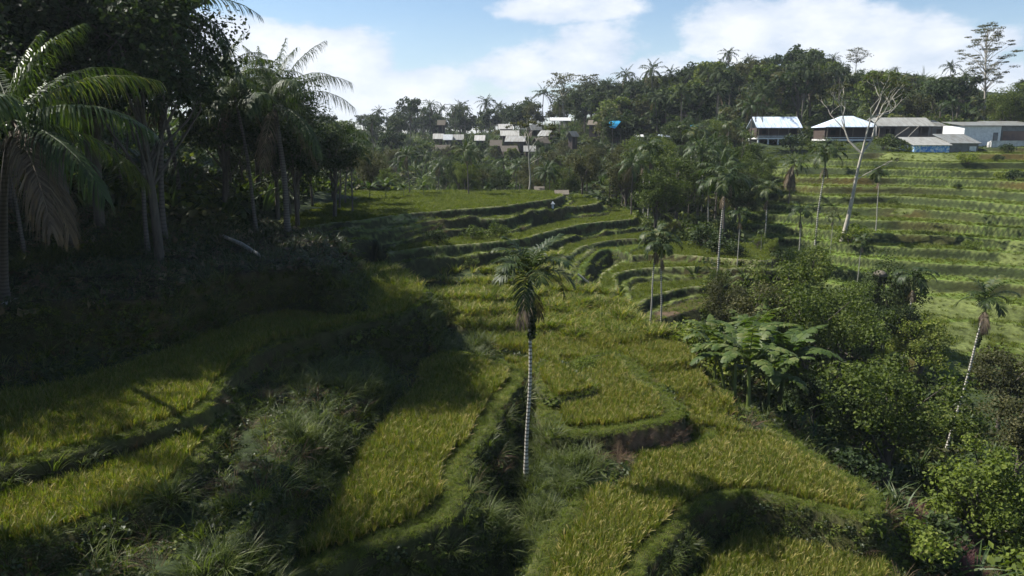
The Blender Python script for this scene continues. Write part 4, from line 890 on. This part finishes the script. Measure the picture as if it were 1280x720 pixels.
# big leaved plants at the ravine edge
for px, py, zb, yt, k, lb in [(935, 515, -.6, 395, 'banana', 'banana plant with upright leaves at the ravine edge'), (905, 490, -.7, 400, 'banana', 'leaning banana plant left of the upright one'), (960, 505, -1.2, 420, 'banana', 'banana plant behind the upright one, its leaves bent to the right'),
    (918, 500, -.7, 410, 'banana', 'banana plant with split leaves between the leaning and the upright one'), (975, 490, -2.0, 400, 'banana', 'banana plant at the right end of the big leaved clump'), (945, 470, -2.4, 372, 'banana', 'banana plant rising highest at the back of the clump'), (893, 478, -.6, 418, 'banana', 'low banana plant leaning over the rice at the ravine edge'),
    (885, 460, -.6, 395, 'banana', 'small banana plant where the field meets the thicket'), (925, 470, -1.5, 380, 'banana', 'banana plant deep in the thicket'), (870, 440, -.4, 400, 'bush', 'low bush at the tip of the banana plants'),
    (900, 470, -.6, 440, 'bush', 'dark leafed bush under the leaning banana plant'), (1060, 590, -1.3, 560, 'bush', 'bush on the field edge above the round tree'), (1175, 700, -3, 640, 'bush', 'light green bush at the foot of the reddish slope'), (1140, 690, -2, 655, 'bush', 'round bush left of the reddish slope'),
    (858, 612, -.6, 600, 'bush', None), (803, 416, -.3, 404, 'bush', 'dark round bush beside the twin slim palms'), (735, 466, .4, 446, 'bush', 'dark round bush in a gap of the basin fields')]:
    if lb: put_px(k, px, py, zb, yt, 'banana_plant' if k == 'banana' else 'bush', lb, 'banana plant' if k == 'banana' else 'bush')
for i, (px, py, zb, yt) in enumerate([(440,250,6.6,222),(462,250,6.6,225),(482,249,6.6,220),(505,248,6.5,226),(530,247,6.5,224),(610,247,6.4,225),(640,244,6.4,226),(420,252,6.6,228)]):
    put_px('banana', px, py, zb, yt, 'banana_plant', 'banana plant in the row behind the top green terrace', 'banana plant', 'banana plants behind the top terrace')
for px, py, zb, yt in [(500,338,2.4,318),(532,335,2.4,316),(562,332,2.4,312),(588,336,2.3,318),(612,332,2.4,312),(640,334,2.3,314),(603,322,3,304),(545,296,5.0,284),(590,290,5.0,279),(622,288,5.0,276)]:
    put_px('bush', px, py, zb, yt, 'bush', 'low bush on the bank below the back terraces', 'bush', 'bushes on the banks of the back terraces')
put_px('olive', 783, 264, 2.5, 182, 'broadleaf_tree', 'spreading tree with a visible dark trunk at the right end of the back terraces', 'tree')
put_px('light', 765, 262, 3.5, 246, 'bush', 'yellow green shrubs at the end of the back terraces', 'bush')
for i in range(26):
    y_ = rng.uniform(20, 92); e = np.interp(y_, [15, 30, 36, 43, 50, 60, 75, 90], [16.5, 18.5, 16.2, 14.6, 15, 18.5, 19.5, 18]); r_ = np.interp(y_, [15, 40, 60, 80, 100], [36, 31, 30, 28, 28]); x_ = rng.uniform(e, r_)
    g_ = gz(x_, y_); tp = topix(x_, y_, g_+3)
    if 1120 < tp[0] < 1230 and tp[1] > 560: continue
    put('bush', x_, y_, rng.uniform(1.5, 3.2), 'bush', 'leafy bush in the ravine thicket', 'bush', 'bushes in the ravine thicket')
for px, py, zb, yt, lb in [(448, 470, 2.8, 430, 'fan of long grass like leaves on the shaded mound'), ]:
    pass

for px, Yd, h_, lb in [(1012, 137, 2.6, 'bush in front of the gap between the two blue roofed houses'), (1048, 136, 2.0, 'low bush under the blue hipped roof'), (1104, 134, 3.0, 'leafy bush at the left corner of the grey roofed house'), (1124, 132, 2.4, 'bush between the grey roofed house and the blue walled shed'), (1136, 131, 1.6, 'small bush against the blue walled shed'), (990, 139, 3.4, 'bush hiding the posts of the left stilt house')]:
    x, y, z = PD(px, 190, Yd); put('bush', x, y, h_, 'bush', lb, 'bush')
for px, Yd, h_, lb in [(938, 140, 11, 'palm leaning over the left end of the left stilt house'), (1188, 150, 9, 'palm behind the blue walled shed')]:
    x, y, z = PD(px, 190, Yd); put('cocomid', x, y, h_, 'coconut_palm', lb, 'palm')
# pale stones near the foot of the left palm
for i, (px, py) in enumerate([(4,374),(12,372),(20,370),(27,371),(9,377)]):
    b = P(px, py, 6.8); z = gz(b[0], b[1]); g = np.random.default_rng(i); mb = MB(); rr = .13+.05*g.random()
    mb.tube([(0,0,-rr*.6),(0,0,-rr*.3),(.02,0,0),(0,.01,rr*.4),(0,0,rr*.62)], [rr*.3,rr*.9,rr*1.15,rr*.8,rr*.15], n=8)
    o = mb.build('stone', M['stone'], None, True); o.location = (b[0], b[1], z+rr*.4); o.rotation_euler = (g.random()*.4, g.random()*.4, g.random()*6)
    tag(o, 'pale rounded stone in the small heap at the foot of the left palm', 'stone', 'pale stones at the foot of the left palm')
# fallen trunk and fallen leaf on the shaded platform
a, b = P(276, 296, 7.2), P(330, 318, 6.9); a[2] = gz(*a[:2])+.12; b[2] = gz(*b[:2])+.12
mb = MB(); mb.tube([(0,0,0), (b-a)*.5+[0,0,.15], b-a], [.11,.13,.10], n=8); o = mb.build('fallen_trunk', M['palebark'], None, True); o.location = tuple(a); tag(o, 'pale fallen palm trunk lying on the shaded platform', 'log')

# ------------------------------------------------------------------ buildings
def gable(mb, x0, x1, y0, y1, ze, zr, t=.12, hip=0.0, over=.4):
    xr0, xr1 = x0+hip, x1-hip; ym = (y0+y1)/2; x0 -= over; x1 += over; y0 -= over; y1 += over
    if hip == 0: xr0, xr1 = x0, x1
    mb.slab([(x0,y0,ze),(x1,y0,ze),(xr1,ym,zr),(xr0,ym,zr)], t); mb.slab([(x1,y1,ze),(x0,y1,ze),(xr0,ym+.01,zr+.004),(xr1,ym+.01,zr+.004)], t)
    if hip: mb.slab([(x1+.01,y0,ze),(x1+.01,y1,ze),(xr1+.01,ym,zr)+(), (xr1+.012,ym-.02,zr)], t); mb.slab([(x0-.01,y1,ze),(x0-.01,y0,ze),(xr0-.01,ym,zr),(xr0-.012,ym+.02,zr)], t)
def zat(px, py, Yd): return PD(px, py, Yd)[2]
def stilt_house(px0, px1, Yd, yr, ye, yf, depth, roofm, label, hip=0.0, rz=0.0, wall='timber', rooms=3, lower='white'):
    xa, xb = PD(px0, 160, Yd)[0], PD(px1, 160, Yd)[0]; xc = (xa+xb)/2; w = (xb-xa)/2; yc = Yd+depth/2; g_ = min(gz(xc-w, yc-depth/2), gz(xc+w, yc-depth/2))-.3
    r = empty('stilt_house', (xc, yc, g_), rz); tag(r, label, 'house'); pxm = (px0+px1)/2
    zr, ze, zf = zat(pxm, yr, Yd+depth/2)-g_, zat(pxm, ye, Yd)-g_, zat(pxm, yf, Yd)-g_; d = depth/2
    mb = MB(); gable(mb, -w, w, -d, d, ze, zr, hip=hip); mb.build('roof', roofm, r)
    mb = MB(); mb.box((0, 0, zf-.15), (2*w+.3, depth+.3, .3)); mb.box((0, -d-.05, zf+.28), (2*w+.2, .12, .12)); mb.build('floor_slab', M[lower], r)
    mb = MB(); mb.box((0, d-.1, (zf+ze)/2), (2*w, .15, ze-zf-.05)); mb.box((-w+.1, .4, (zf+ze)/2), (.14, depth-1.2, ze-zf-.06)); mb.box((w-.1, .4, (zf+ze)/2), (.14, depth-1.2, ze-zf-.06)); mb.box((w*.3, -d*.3, (zf+ze)/2), (w*.9, .12, ze-zf-.08)); mb.build('wall', M[wall], r)
    for i in range(rooms+1):
        x = -w+.15+(2*w-.3)*i/rooms; mb = MB(); mb.box((x, -d+.1, (zf+ze)/2), (.14, .14, ze-zf-.1)); mb.build('post', M['stilt'], r)
        mb = MB(); mb.box((x, -d+.15, (zf-.3)/2), (.26, .26, zf-.31)); mb.box((x, d-.4, (zf-.3)/2), (.26, .26, zf-.31)); mb.build('stilt', M[lower if lower == 'white' else 'stilt'], r)
    for i in range(rooms):
        x = -w+.15+(2*w-.3)*(i+.5)/rooms; mb = MB(); mb.box((x, -d+.05, zf+.62), (2*w/rooms-.3, .05, .06)); 
        for j in range(6): mb.box((x+(j-2.5)*(2*w/rooms-.4)/6, -d+.05, zf+.48), (.04, .04, .26))
        mb.build('railing', M['stilt'], r)
        mb = MB(); mb.box((x, d-.2, (zf+ze)/2+.1), ((2*w)/rooms*.4, .06, .9)); mb.build('window', M['glassdark'], r)
    mb = MB(); mb.box((0, d-.8, (zf-.3)/2-.02), (2*w-.4, .2, zf-.4)); mb.build('rear_wall', M['greywall'], r)
    return r
stilt_house(948, 1000, 148, 146, 159.5, 172, 6, M['roofblue'], 'open stilt house with pale blue sheet roof and white posts, half hidden by palms', rooms=4)
stilt_house(1034, 1100, 146, 145, 158.5, 174, 6.5, M['roofblue'], 'stilt house with pale blue hipped roof behind the white barked tree', hip=4.0, rooms=4)
stilt_house(1099, 1166, 144, 147, 157.5, 171.5, 7, M['roofgrey'], 'long house with grey sheet roof and grey wall beside the blue roofed one', wall='greywall', rooms=5, lower='stilt')
# gable wall with windows for the grey roofed house
def block_house(px0, px1, Yd, yr, ye, depth, roofm, wallm, label, rise=.3, name='house', windows=(), over=.35, rz=0.0, extra=None):
    xa, xb = PD(px0, 160, Yd)[0], PD(px1, 160, Yd)[0]; xc = (xa+xb)/2; w = (xb-xa)/2; g_ = gz(xc, Yd)-.4
    r = empty(name, (xc, Yd+depth/2, g_), rz); tag(r, label, 'house' if name == 'house' else name.replace('_', ' ')); d = depth/2
    zr, ze = zat((px0+px1)/2, yr, Yd)-g_, zat((px0+px1)/2, ye, Yd)-g_
    mb = MB(); mb.box((0, 0, ze/2), (2*w, depth, ze)); mb.build('wall', wallm, r)
    mb = MB(); mb.slab([(-w-over, -d-over, ze+.02), (w+over, -d-over, ze+.02+rise*0), (w+over, d+over, zr+.1), (-w-over, d+over, zr+.1)], .1); mb.build('roof', roofm, r)
    for (u, v, ww, hh, mt, nm) in windows:
        f_ = MB(); x = -w+2*w*u; z = ze*v; f_.box((x, -d-.03, z), (ww+.16, .08, hh+.16)); fo = f_.build(nm if nm != 'window' else 'window', M['stilt'], r)
        q = MB(); q.box((x, -d-.08, z), (ww, .04, hh)); q.build('pane' if nm == 'window' else 'panel', M[mt], fo)
    return r
# blue mural wall
m, nt, out = newmat('blue_mural'); L = nt.links.new
tc = N(nt, 'ShaderNodeTexCoord'); no = N(nt, 'ShaderNodeTexNoise', Scale=1.3, Detail=3.0, Distortion=1.8); L(tc.outputs['Object'], no.inputs['Vector'])
cr = N(nt, 'ShaderNodeValToRGB'); cr.color_ramp.interpolation = 'EASE'; L(no.outputs['Fac'], cr.inputs[0])
for p_, c_ in ((.40, (.08, .22, .62)), (.50, (.20, .42, .72)), (.60, (.62, .68, .74))):
    e = cr.color_ramp.elements.new(p_); e.color = (*c_, 1)
cr.color_ramp.elements[0].color = (.05, .16, .5, 1); cr.color_ramp.elements[-1].color = (.6, .66, .72, 1)
bs = N(nt, 'ShaderNodeBsdfPrincipled', Roughness=.8); L(cr.outputs[0], bs.inputs['Base Color']); L(bs.outputs[0], out.inputs[0]); M['bluewall'] = m
block_house(1146, 1190, 130, 172, 181.5, 5, M['roofgrey'], M['bluewall'], 'low shed with a blue and white painted wall under a sloping grey roof', name='shed')
block_house(1190.5, 1226, 131, 168, 179, 5, M['roofdark'], M['greywall'], 'low grey annex joined to the blue walled shed', name='shed', windows=[(.8, .4, 1.2, 1.2, 'white', 'door')])
block_house(1206, 1252, 139, 152, 157, 7, M['roofdark'], M['white'], 'white plastered house with a flat grey sheet roof', windows=[(.86, .5, .7, 1.5, 'greywall', 'door')])
block_house(1253, 1300, 139.5, 151, 157, 7, M['roofdark'], M['greywall'], 'house section with rusty brown cladding at the right edge', windows=[(.4, .42, 5.2, 2.6, 'rust', 'cladding')])
block_house(1160, 1183, 151, 150, 158, 5, M['roofdark'], M['greywall'], 'grey wall gable building with dark windows behind the sheds', windows=[(.6, .6, .8, .9, 'glassdark', 'window')])
# low wall in front of the rusty part
def simple(name, label, cat, loc, mat, fn, rz=0.0):
    mb = MB(); fn(mb); o = mb.build(name, mat); o.location = loc; o.rotation_euler = (0, 0, rz); tag(o, label, cat); return o
x, y, z = PD(1262, 189, 133); simple('low_wall', 'low pale wall with brown top in front of the rusty cladding', 'wall', (x, y, gz(x, y)), M['plaster'], lambda mb: (mb.box((0,0,.45), (7,.2,1.1)), mb.box((0,0,1.06), (7.2,.3,.12))))
for px, py, ln, an, lb in [(1108, 186, 5.0, .9, 'leaning pale pole under the floor of the grey roofed house'), (1128, 187, 4.2, .7, 'shorter leaning pale pole beside the first one at the grey roofed house'), (1010, 192, 4.5, -.5, 'thin leaning post between the two blue roofed houses')]:
    x, y, z = PD(px, py, 141); x0_ = gz(x, y); simple('leaning_pole', lb, 'pole', (x, y, x0_), M['palebark'], lambda mb: mb.tube([(0,0,-.2), (ln*.5*sin(an)*.9, 0, ln*.5*cos(an)), (ln*sin(an), 0, ln*cos(an))], [.07,.06,.05], n=6))
x, y, z = PD(1236, 189, 134); simple('water_drum', 'pale water drum standing against the white plastered house', 'drum', (x, y, gz(x, y)), M['plaster'], lambda mb: mb.tube([(0,0,0),(0,0,.02),(0,0,.5),(0,0,1.0),(0,0,1.04),(0,0,1.1)], [.02,.38,.41,.38,.2,.02], n=14))
# huts of the hillside village and shelters in the fields
def hut(px, py, wpx, Yd, roofm, label, rz=0.0, wall='timber', rise=.9, group=None, name='hut', hmax=4.0, depth=None, posts=False):
    x, y, z = PD(px, py, Yd); w = wpx/F*Yd/2; d = (depth or w*1.4)/2; g_ = gz(x, y)-.2; zt = z-g_
    if zt > hmax+rise or zt < 2.0: g_ = z-(3.2+rise); zt = z-g_
    ze = zt-rise
    r = empty(name, (x, y, g_), rz); tag(r, label, 'hut', group)
    mb = MB(); gable(mb, -w, w, -d, d, ze, zt, over=.35, t=.1); mb.build('roof', roofm, r)
    mb = MB()
    if posts:
        mb.box((0, 0, ze*.35), (2*w*.8, 2*d*.8, .12)); mb.build('platform', M['timber'], r)
        for sx in (-1, 1):
            for sy in (-1, 1): mb = MB(); mb.box((sx*w*.85, sy*d*.85, ze/2), (.1, .1, ze)); mb.build('post', M['stilt'], r)
    else:
        mb.box((0, 0, ze/2), (2*w*.88, 2*d*.88, ze-.02)); mb.build('wall', M[wall], r)
        mb = MB(); mb.box((-w*.3, -d*.88-.02, ze-.9), (w*.4, .06, 1.1)); mb.build('window', M['glassdark'], r)
        mb = MB(); mb.box((w*.35, -d*.88-.02, ze-1.15), (w*.32, .06, 1.9)); mb.build('door', M['stilt'], r)
    return r
hut(702, 237.5, 11, 93, M['thatch'], 'tiny thatched field hut on the top terrace rim', posts=True, rise=.5, hmax=2.4)
hut(674, 233, 7, 104, M['thatch'], 'small low roof behind the top terrace', posts=True, rise=.5)
hut(1022, 243, 18, 112, M['white'], 'white roofed open field shelter on the far slope', posts=True, rise=.35, hmax=2.6)
hut(700, 147, 22, 205, M['white'], 'hillside hut with white roof standing on tall posts', posts=True, rise=.8, hmax=7)
hut(822, 133, 26, 195, M['roofgrey'], 'hut with a long pale grey roof high in the trees', rise=.8, rz=.3)
hut(870, 156, 14, 150, M['tarp'], 'hut with blue roof glimpsed through the trees left of the stilt houses', wall='plaster', rise=.8)
hut(833, 168, 16, 160, M['roofblue'], 'low pale roof in the trees left of the blue one', wall='plaster', rise=.5)
hut(798, 168, 8, 170, M['white'], 'small white walled hut below the blue tarpaulin', wall='white', rise=.5)
VG = 'huts of the hillside village'
for i, (px, py, w_, Yd, rm, lb) in enumerate([(548,169,12,215,'roofgrey','grey roofed hut at the left end of the hillside village'),(560,170,10,213,'white','white roofed hut second from the left of the village'),(573,170,12,214,'roofgrey','wide roofed hut between the white hut and the middle palm crown'),(553,183,18,205,'thatch','thatched long roof below the left end of the village'),
    (552,152,9,225,'thatch','cone shaped thatched roof high above the village left end'),(620,177,14,200,'thatch','brown thatched hut in the middle of the village'),(637,165,24,215,'roofgrey','largest grey roof of the village'),(632,157,18,225,'roofdark','dark roofed hut above the largest roof'),(645,172,26,208,'roofdark','long dark roof under the largest grey roof'),(636,184,22,198,'thatch','thatched roof lowest in the village'),(668,158,16,220,'roofgrey','grey hut right of the largest roof'),(683,165,18,212,'roofdark','dark roofed hut under the white one on posts'),(600,171,12,214,'roofgrey','grey hut behind the palm crown'),(676,174,20,204,'thatch','thatched hut at the right end of the village'),(662,184,14,198,'roofgrey','small grey roof lowest at the right of the village')]):
    hut(px, py-2, w_*.85, Yd, M[rm], lb, rz=rng.normal(0, .45), rise=1.5, group=VG)
for px, py, w_, Yd, rm, lb in [(716,164,11,190,'roofgrey','small grey roof half hidden right of the village'), (852,150,11,180,'roofdark','dark roof half hidden in the trees left of the stilt houses'), (742,150,10,205,'thatch','brown thatched roof in the trees just left of the tarpaulin')]:
    hut(px, py, w_, Yd, M[rm], lb, rz=rng.normal(0, .4), rise=1.3)
# blue tarpaulin stretched in the trees
x, y, z = PD(765, 157, 168)
r = empty('blue_tarpaulin', (x, y, gz(x, y))); tag(r, 'bright blue tarpaulin stretched between poles in the wood', 'tarpaulin'); dz = z-gz(x, y)
mb = MB(); mb.slab([(-2.0,0,dz+.8),(-.5,-1.4,dz-.35),(.5,-1.3,dz-.6),(2.0,0,dz+.95)], .05); mb.slab([(-2.0,.02,dz+.81),(2.0,.02,dz+.96),(1.6,2.2,dz+1.15),(-1.8,2.2,dz+1.0)], .05); mb.build('sheet', M['tarp'], r)
for sx in (-1.95, 0, 1.95): mb = MB(); mb.tube([(sx, 0 if sx else -1.3, -.2), (sx, 0 if sx else -1.3, dz+(.8 if sx else -.5))], .06, n=6); mb.build('pole', M['stilt'], r)
# small white shrine on the terrace corner
x, y, _ = P(691, 256, 6.1); simple('field_shrine', 'small white offering shrine on the corner of the back terrace', 'shrine', (x, y, gz(x, y)-.02), M['white'], lambda mb: (mb.box((0,0,.25), (.25,.25,.5)), mb.box((0,0,.54), (.45,.45,.1)), mb.box((0,0,.7), (.3,.3,.22), taper=.4)))
# thatched post in the ravine
b = P(1090, 440, -4.4); g_ = gz(b[0], b[1]); zt = PD(1090, 340, b[1])[2]-g_
r = empty('thatched_post', (b[0], b[1], g_)); tag(r, 'pale capped bundle of vines on a post in front of the black tree', 'post')
mb = MB(); mb.tube([(0,0,-.3),(0,0,zt)], .14, n=7); mb.build('post', M['bark'], r)
mb = MB(); mb.tube([(0,0,zt-.35),(0,0,zt-.3),(0,0,zt-.05),(0,0,zt+.15)], [.5,.6,.5,.12], n=12); mb.build('cap', M['thatch'], r, True)
lc = join([off(leafcloud(60, .5, .2, 900+i, shape=(1,1,1.3)), (0,0,zt-.6-i*.7)) for i in range(5)]); link(bpy.data.objects.new('vines', pmesh('vines', lc, M['broad_dark'])), r)
# bamboo pole leaning by the notch
a, b = P(722, 350, 2.0), P(742, 371, .6); a[2] = gz(*a[:2])+.3; b[2] = gz(*b[:2])+.1
mb = MB(); mb.tube([(0,0,0), b-a], [.09,.09], n=7); o = mb.build('bamboo_pipe', M['palebark'], None, True); o.location = tuple(a); tag(o, 'pale bamboo pole lying across the notch between the terraces', 'pole')

# ------------------------------------------------------------------ light, sky, air
SUN_EL, sx_, sy_ = R(50), -.933, .36
sl = bpy.data.lights.new('sun', 'SUN'); sl.energy = SUN_E = 5.0; sl.angle = R(.55); sl.color = (1, .955, .88)
so = bpy.data.objects.new('sun', sl); col.objects.link(so)
from mathutils import Vector
sd = Vector((sx_*cos(SUN_EL), sy_*cos(SUN_EL), sin(SUN_EL))); so.rotation_euler = sd.to_track_quat('Z', 'Y').to_euler(); so.location = (-60, 30, 90)
w = bpy.data.worlds.new('World'); sc.world = w; w.use_nodes = True; nt = w.node_tree; nt.nodes.clear(); L = nt.links.new
out = nt.nodes.new('ShaderNodeOutputWorld')
sky = N(nt, 'ShaderNodeTexSky'); sky.sky_type = 'NISHITA'; sky.sun_disc = False; sky.sun_elevation = SUN_EL; sky.sun_rotation = math.atan2(sx_, sy_); sky.air_density = 1.0; sky.dust_density = .2; sky.ozone_density = 3.0
bg = N(nt, 'ShaderNodeBackground', Strength=.066); L(sky.outputs[0], bg.inputs[0])
tc = N(nt, 'ShaderNodeTexCoord'); sp = N(nt, 'ShaderNodeSeparateXYZ'); L(tc.outputs['Generated'], sp.inputs[0])
def math_(op, a, b=None, c=None):
    n = nt.nodes.new('ShaderNodeMath'); n.operation = op
    for i, v in enumerate((a, b, c)):
        if v is None: continue
        if isinstance(v, (int, float)): n.inputs[i].default_value = v
        else: L(v, n.inputs[i])
    return n.outputs[0]
az = math_('ARCTAN2', sp.outputs[0], sp.outputs[1]); el = math_('ARCSINE', sp.outputs[2])
cb = N(nt, 'ShaderNodeCombineXYZ'); L(az, cb.inputs[0]); L(math_('MULTIPLY', el, 1.9), cb.inputs[1])
nA = N(nt, 'ShaderNodeTexNoise', Scale=3.2, Detail=7.0, Roughness=.55); L(cb.outputs[0], nA.inputs['Vector'])
nB = N(nt, 'ShaderNodeTexNoise', Scale=8.0, Detail=6.0, Roughness=.6); L(cb.outputs[0], nB.inputs['Vector'])
dens_ = None
def azel(px, py):
    r = ray(px, py); r = r/np.linalg.norm(r); return math.atan2(r[0], r[1]), math.asin(r[2])
# cumulus banks: centre and half sizes in the sky
for px, py, wx, wy in [(440,75,85,48),(350,100,120,60),(540,105,90,32),(640,90,110,34),(740,70,90,48),(700,8,105,24),(810,90,70,30),(930,35,85,48),(1030,40,110,62),(1110,60,110,70),(1200,95,120,45),(1260,50,40,22),(600,135,260,28),(1000,-60,120,40),(850,110,60,40),(1400,60,90,60),(100,60,200,60)]:
    a0, e0 = azel(px, py); sa, se = wx/F, wy/F
    dx_ = math_('DIVIDE', math_('SUBTRACT', az, a0), sa); dy_ = math_('DIVIDE', math_('SUBTRACT', el, e0), se)
    d_ = math_('SQRT', math_('ADD', math_('MULTIPLY', dx_, dx_), math_('MULTIPLY', dy_, dy_)))
    v_ = math_('SUBTRACT', 1.08, d_)
    dens_ = v_ if dens_ is None else math_('MAXIMUM', dens_, v_)
nz = math_('ADD', math_('MULTIPLY', math_('SUBTRACT', nA.outputs['Fac'], .5), 2.2), math_('MULTIPLY', math_('SUBTRACT', nB.outputs['Fac'], .5), 1.5))
# elsewhere in the sky: scattered cloud from the noise alone
dens2 = math_('ADD', math_('MAXIMUM', dens_, -.35), nz)
mr = N(nt, 'ShaderNodeMapRange'); mr.interpolation_type = 'SMOOTHSTEP'; mr.inputs[1].default_value = .10; mr.inputs[2].default_value = .50; mr.inputs[4].default_value = .93; L(dens2, mr.inputs[0])
hz = N(nt, 'ShaderNodeMapRange'); hz.inputs[1].default_value = .16; hz.inputs[2].default_value = 0.0; hz.inputs[3].default_value = 0.0; hz.inputs[4].default_value = .45; L(el, hz.inputs[0])
cov = math_('MAXIMUM', mr.outputs[0], hz.outputs[0])
crc = N(nt, 'ShaderNodeValToRGB'); L(math_('ADD', math_('MULTIPLY', nB.outputs['Fac'], .7), math_('MULTIPLY', dens2, .22)), crc.inputs[0])
crc.color_ramp.elements[0].position = .28; crc.color_ramp.elements[0].color = (.56, .66, .82, 1); crc.color_ramp.elements[1].position = .62; crc.color_ramp.elements[1].color = (.92, .95, 1.0, 1)
bc = N(nt, 'ShaderNodeBackground', Strength=.54); L(crc.outputs[0], bc.inputs[0])
ms = N(nt, 'ShaderNodeMixShader'); L(cov, ms.inputs[0]); L(bg.outputs[0], ms.inputs[1]); L(bc.outputs[0], ms.inputs[2]); L(ms.outputs[0], out.inputs[0])
# air
HZ = True
if HZ:
    mb = MB(); x0, x1, y0, y1, z0, z1 = -1520, 1520, -170, 1620, float(H_.min())-3, 75
    mb.box(((x0+x1)/2, (y0+y1)/2, (z0+z1)/2), (x1-x0, y1-y0, z1-z0))
    m, nt, out = newmat('air'); pv = nt.nodes.new('ShaderNodeVolumePrincipled'); pv.inputs['Color'].default_value = (.80, .88, 1, 1); pv.inputs['Density'].default_value = .00017; pv.inputs['Anisotropy'].default_value = .2
    nt.links.new(pv.outputs[0], out.inputs['Volume']); tag(mb.build('haze', m), 'thin pale haze lying over the valley', 'haze', kind='stuff')
vs = sc.view_settings; vs.view_transform = 'Standard'; vs.look = 'None'; vs.gamma = 1; vs.exposure = 1.05; vs.use_curve_mapping = False
cy = sc.cycles; cy.max_bounces = 5; cy.diffuse_bounces = 3; cy.glossy_bounces = 2; cy.transmission_bounces = 3; cy.transparent_max_bounces = 4; cy.volume_bounces = 0; cy.use_denoising = True
cy.use_adaptive_sampling = True; cy.adaptive_threshold = .02; cy.sample_clamp_indirect = 4
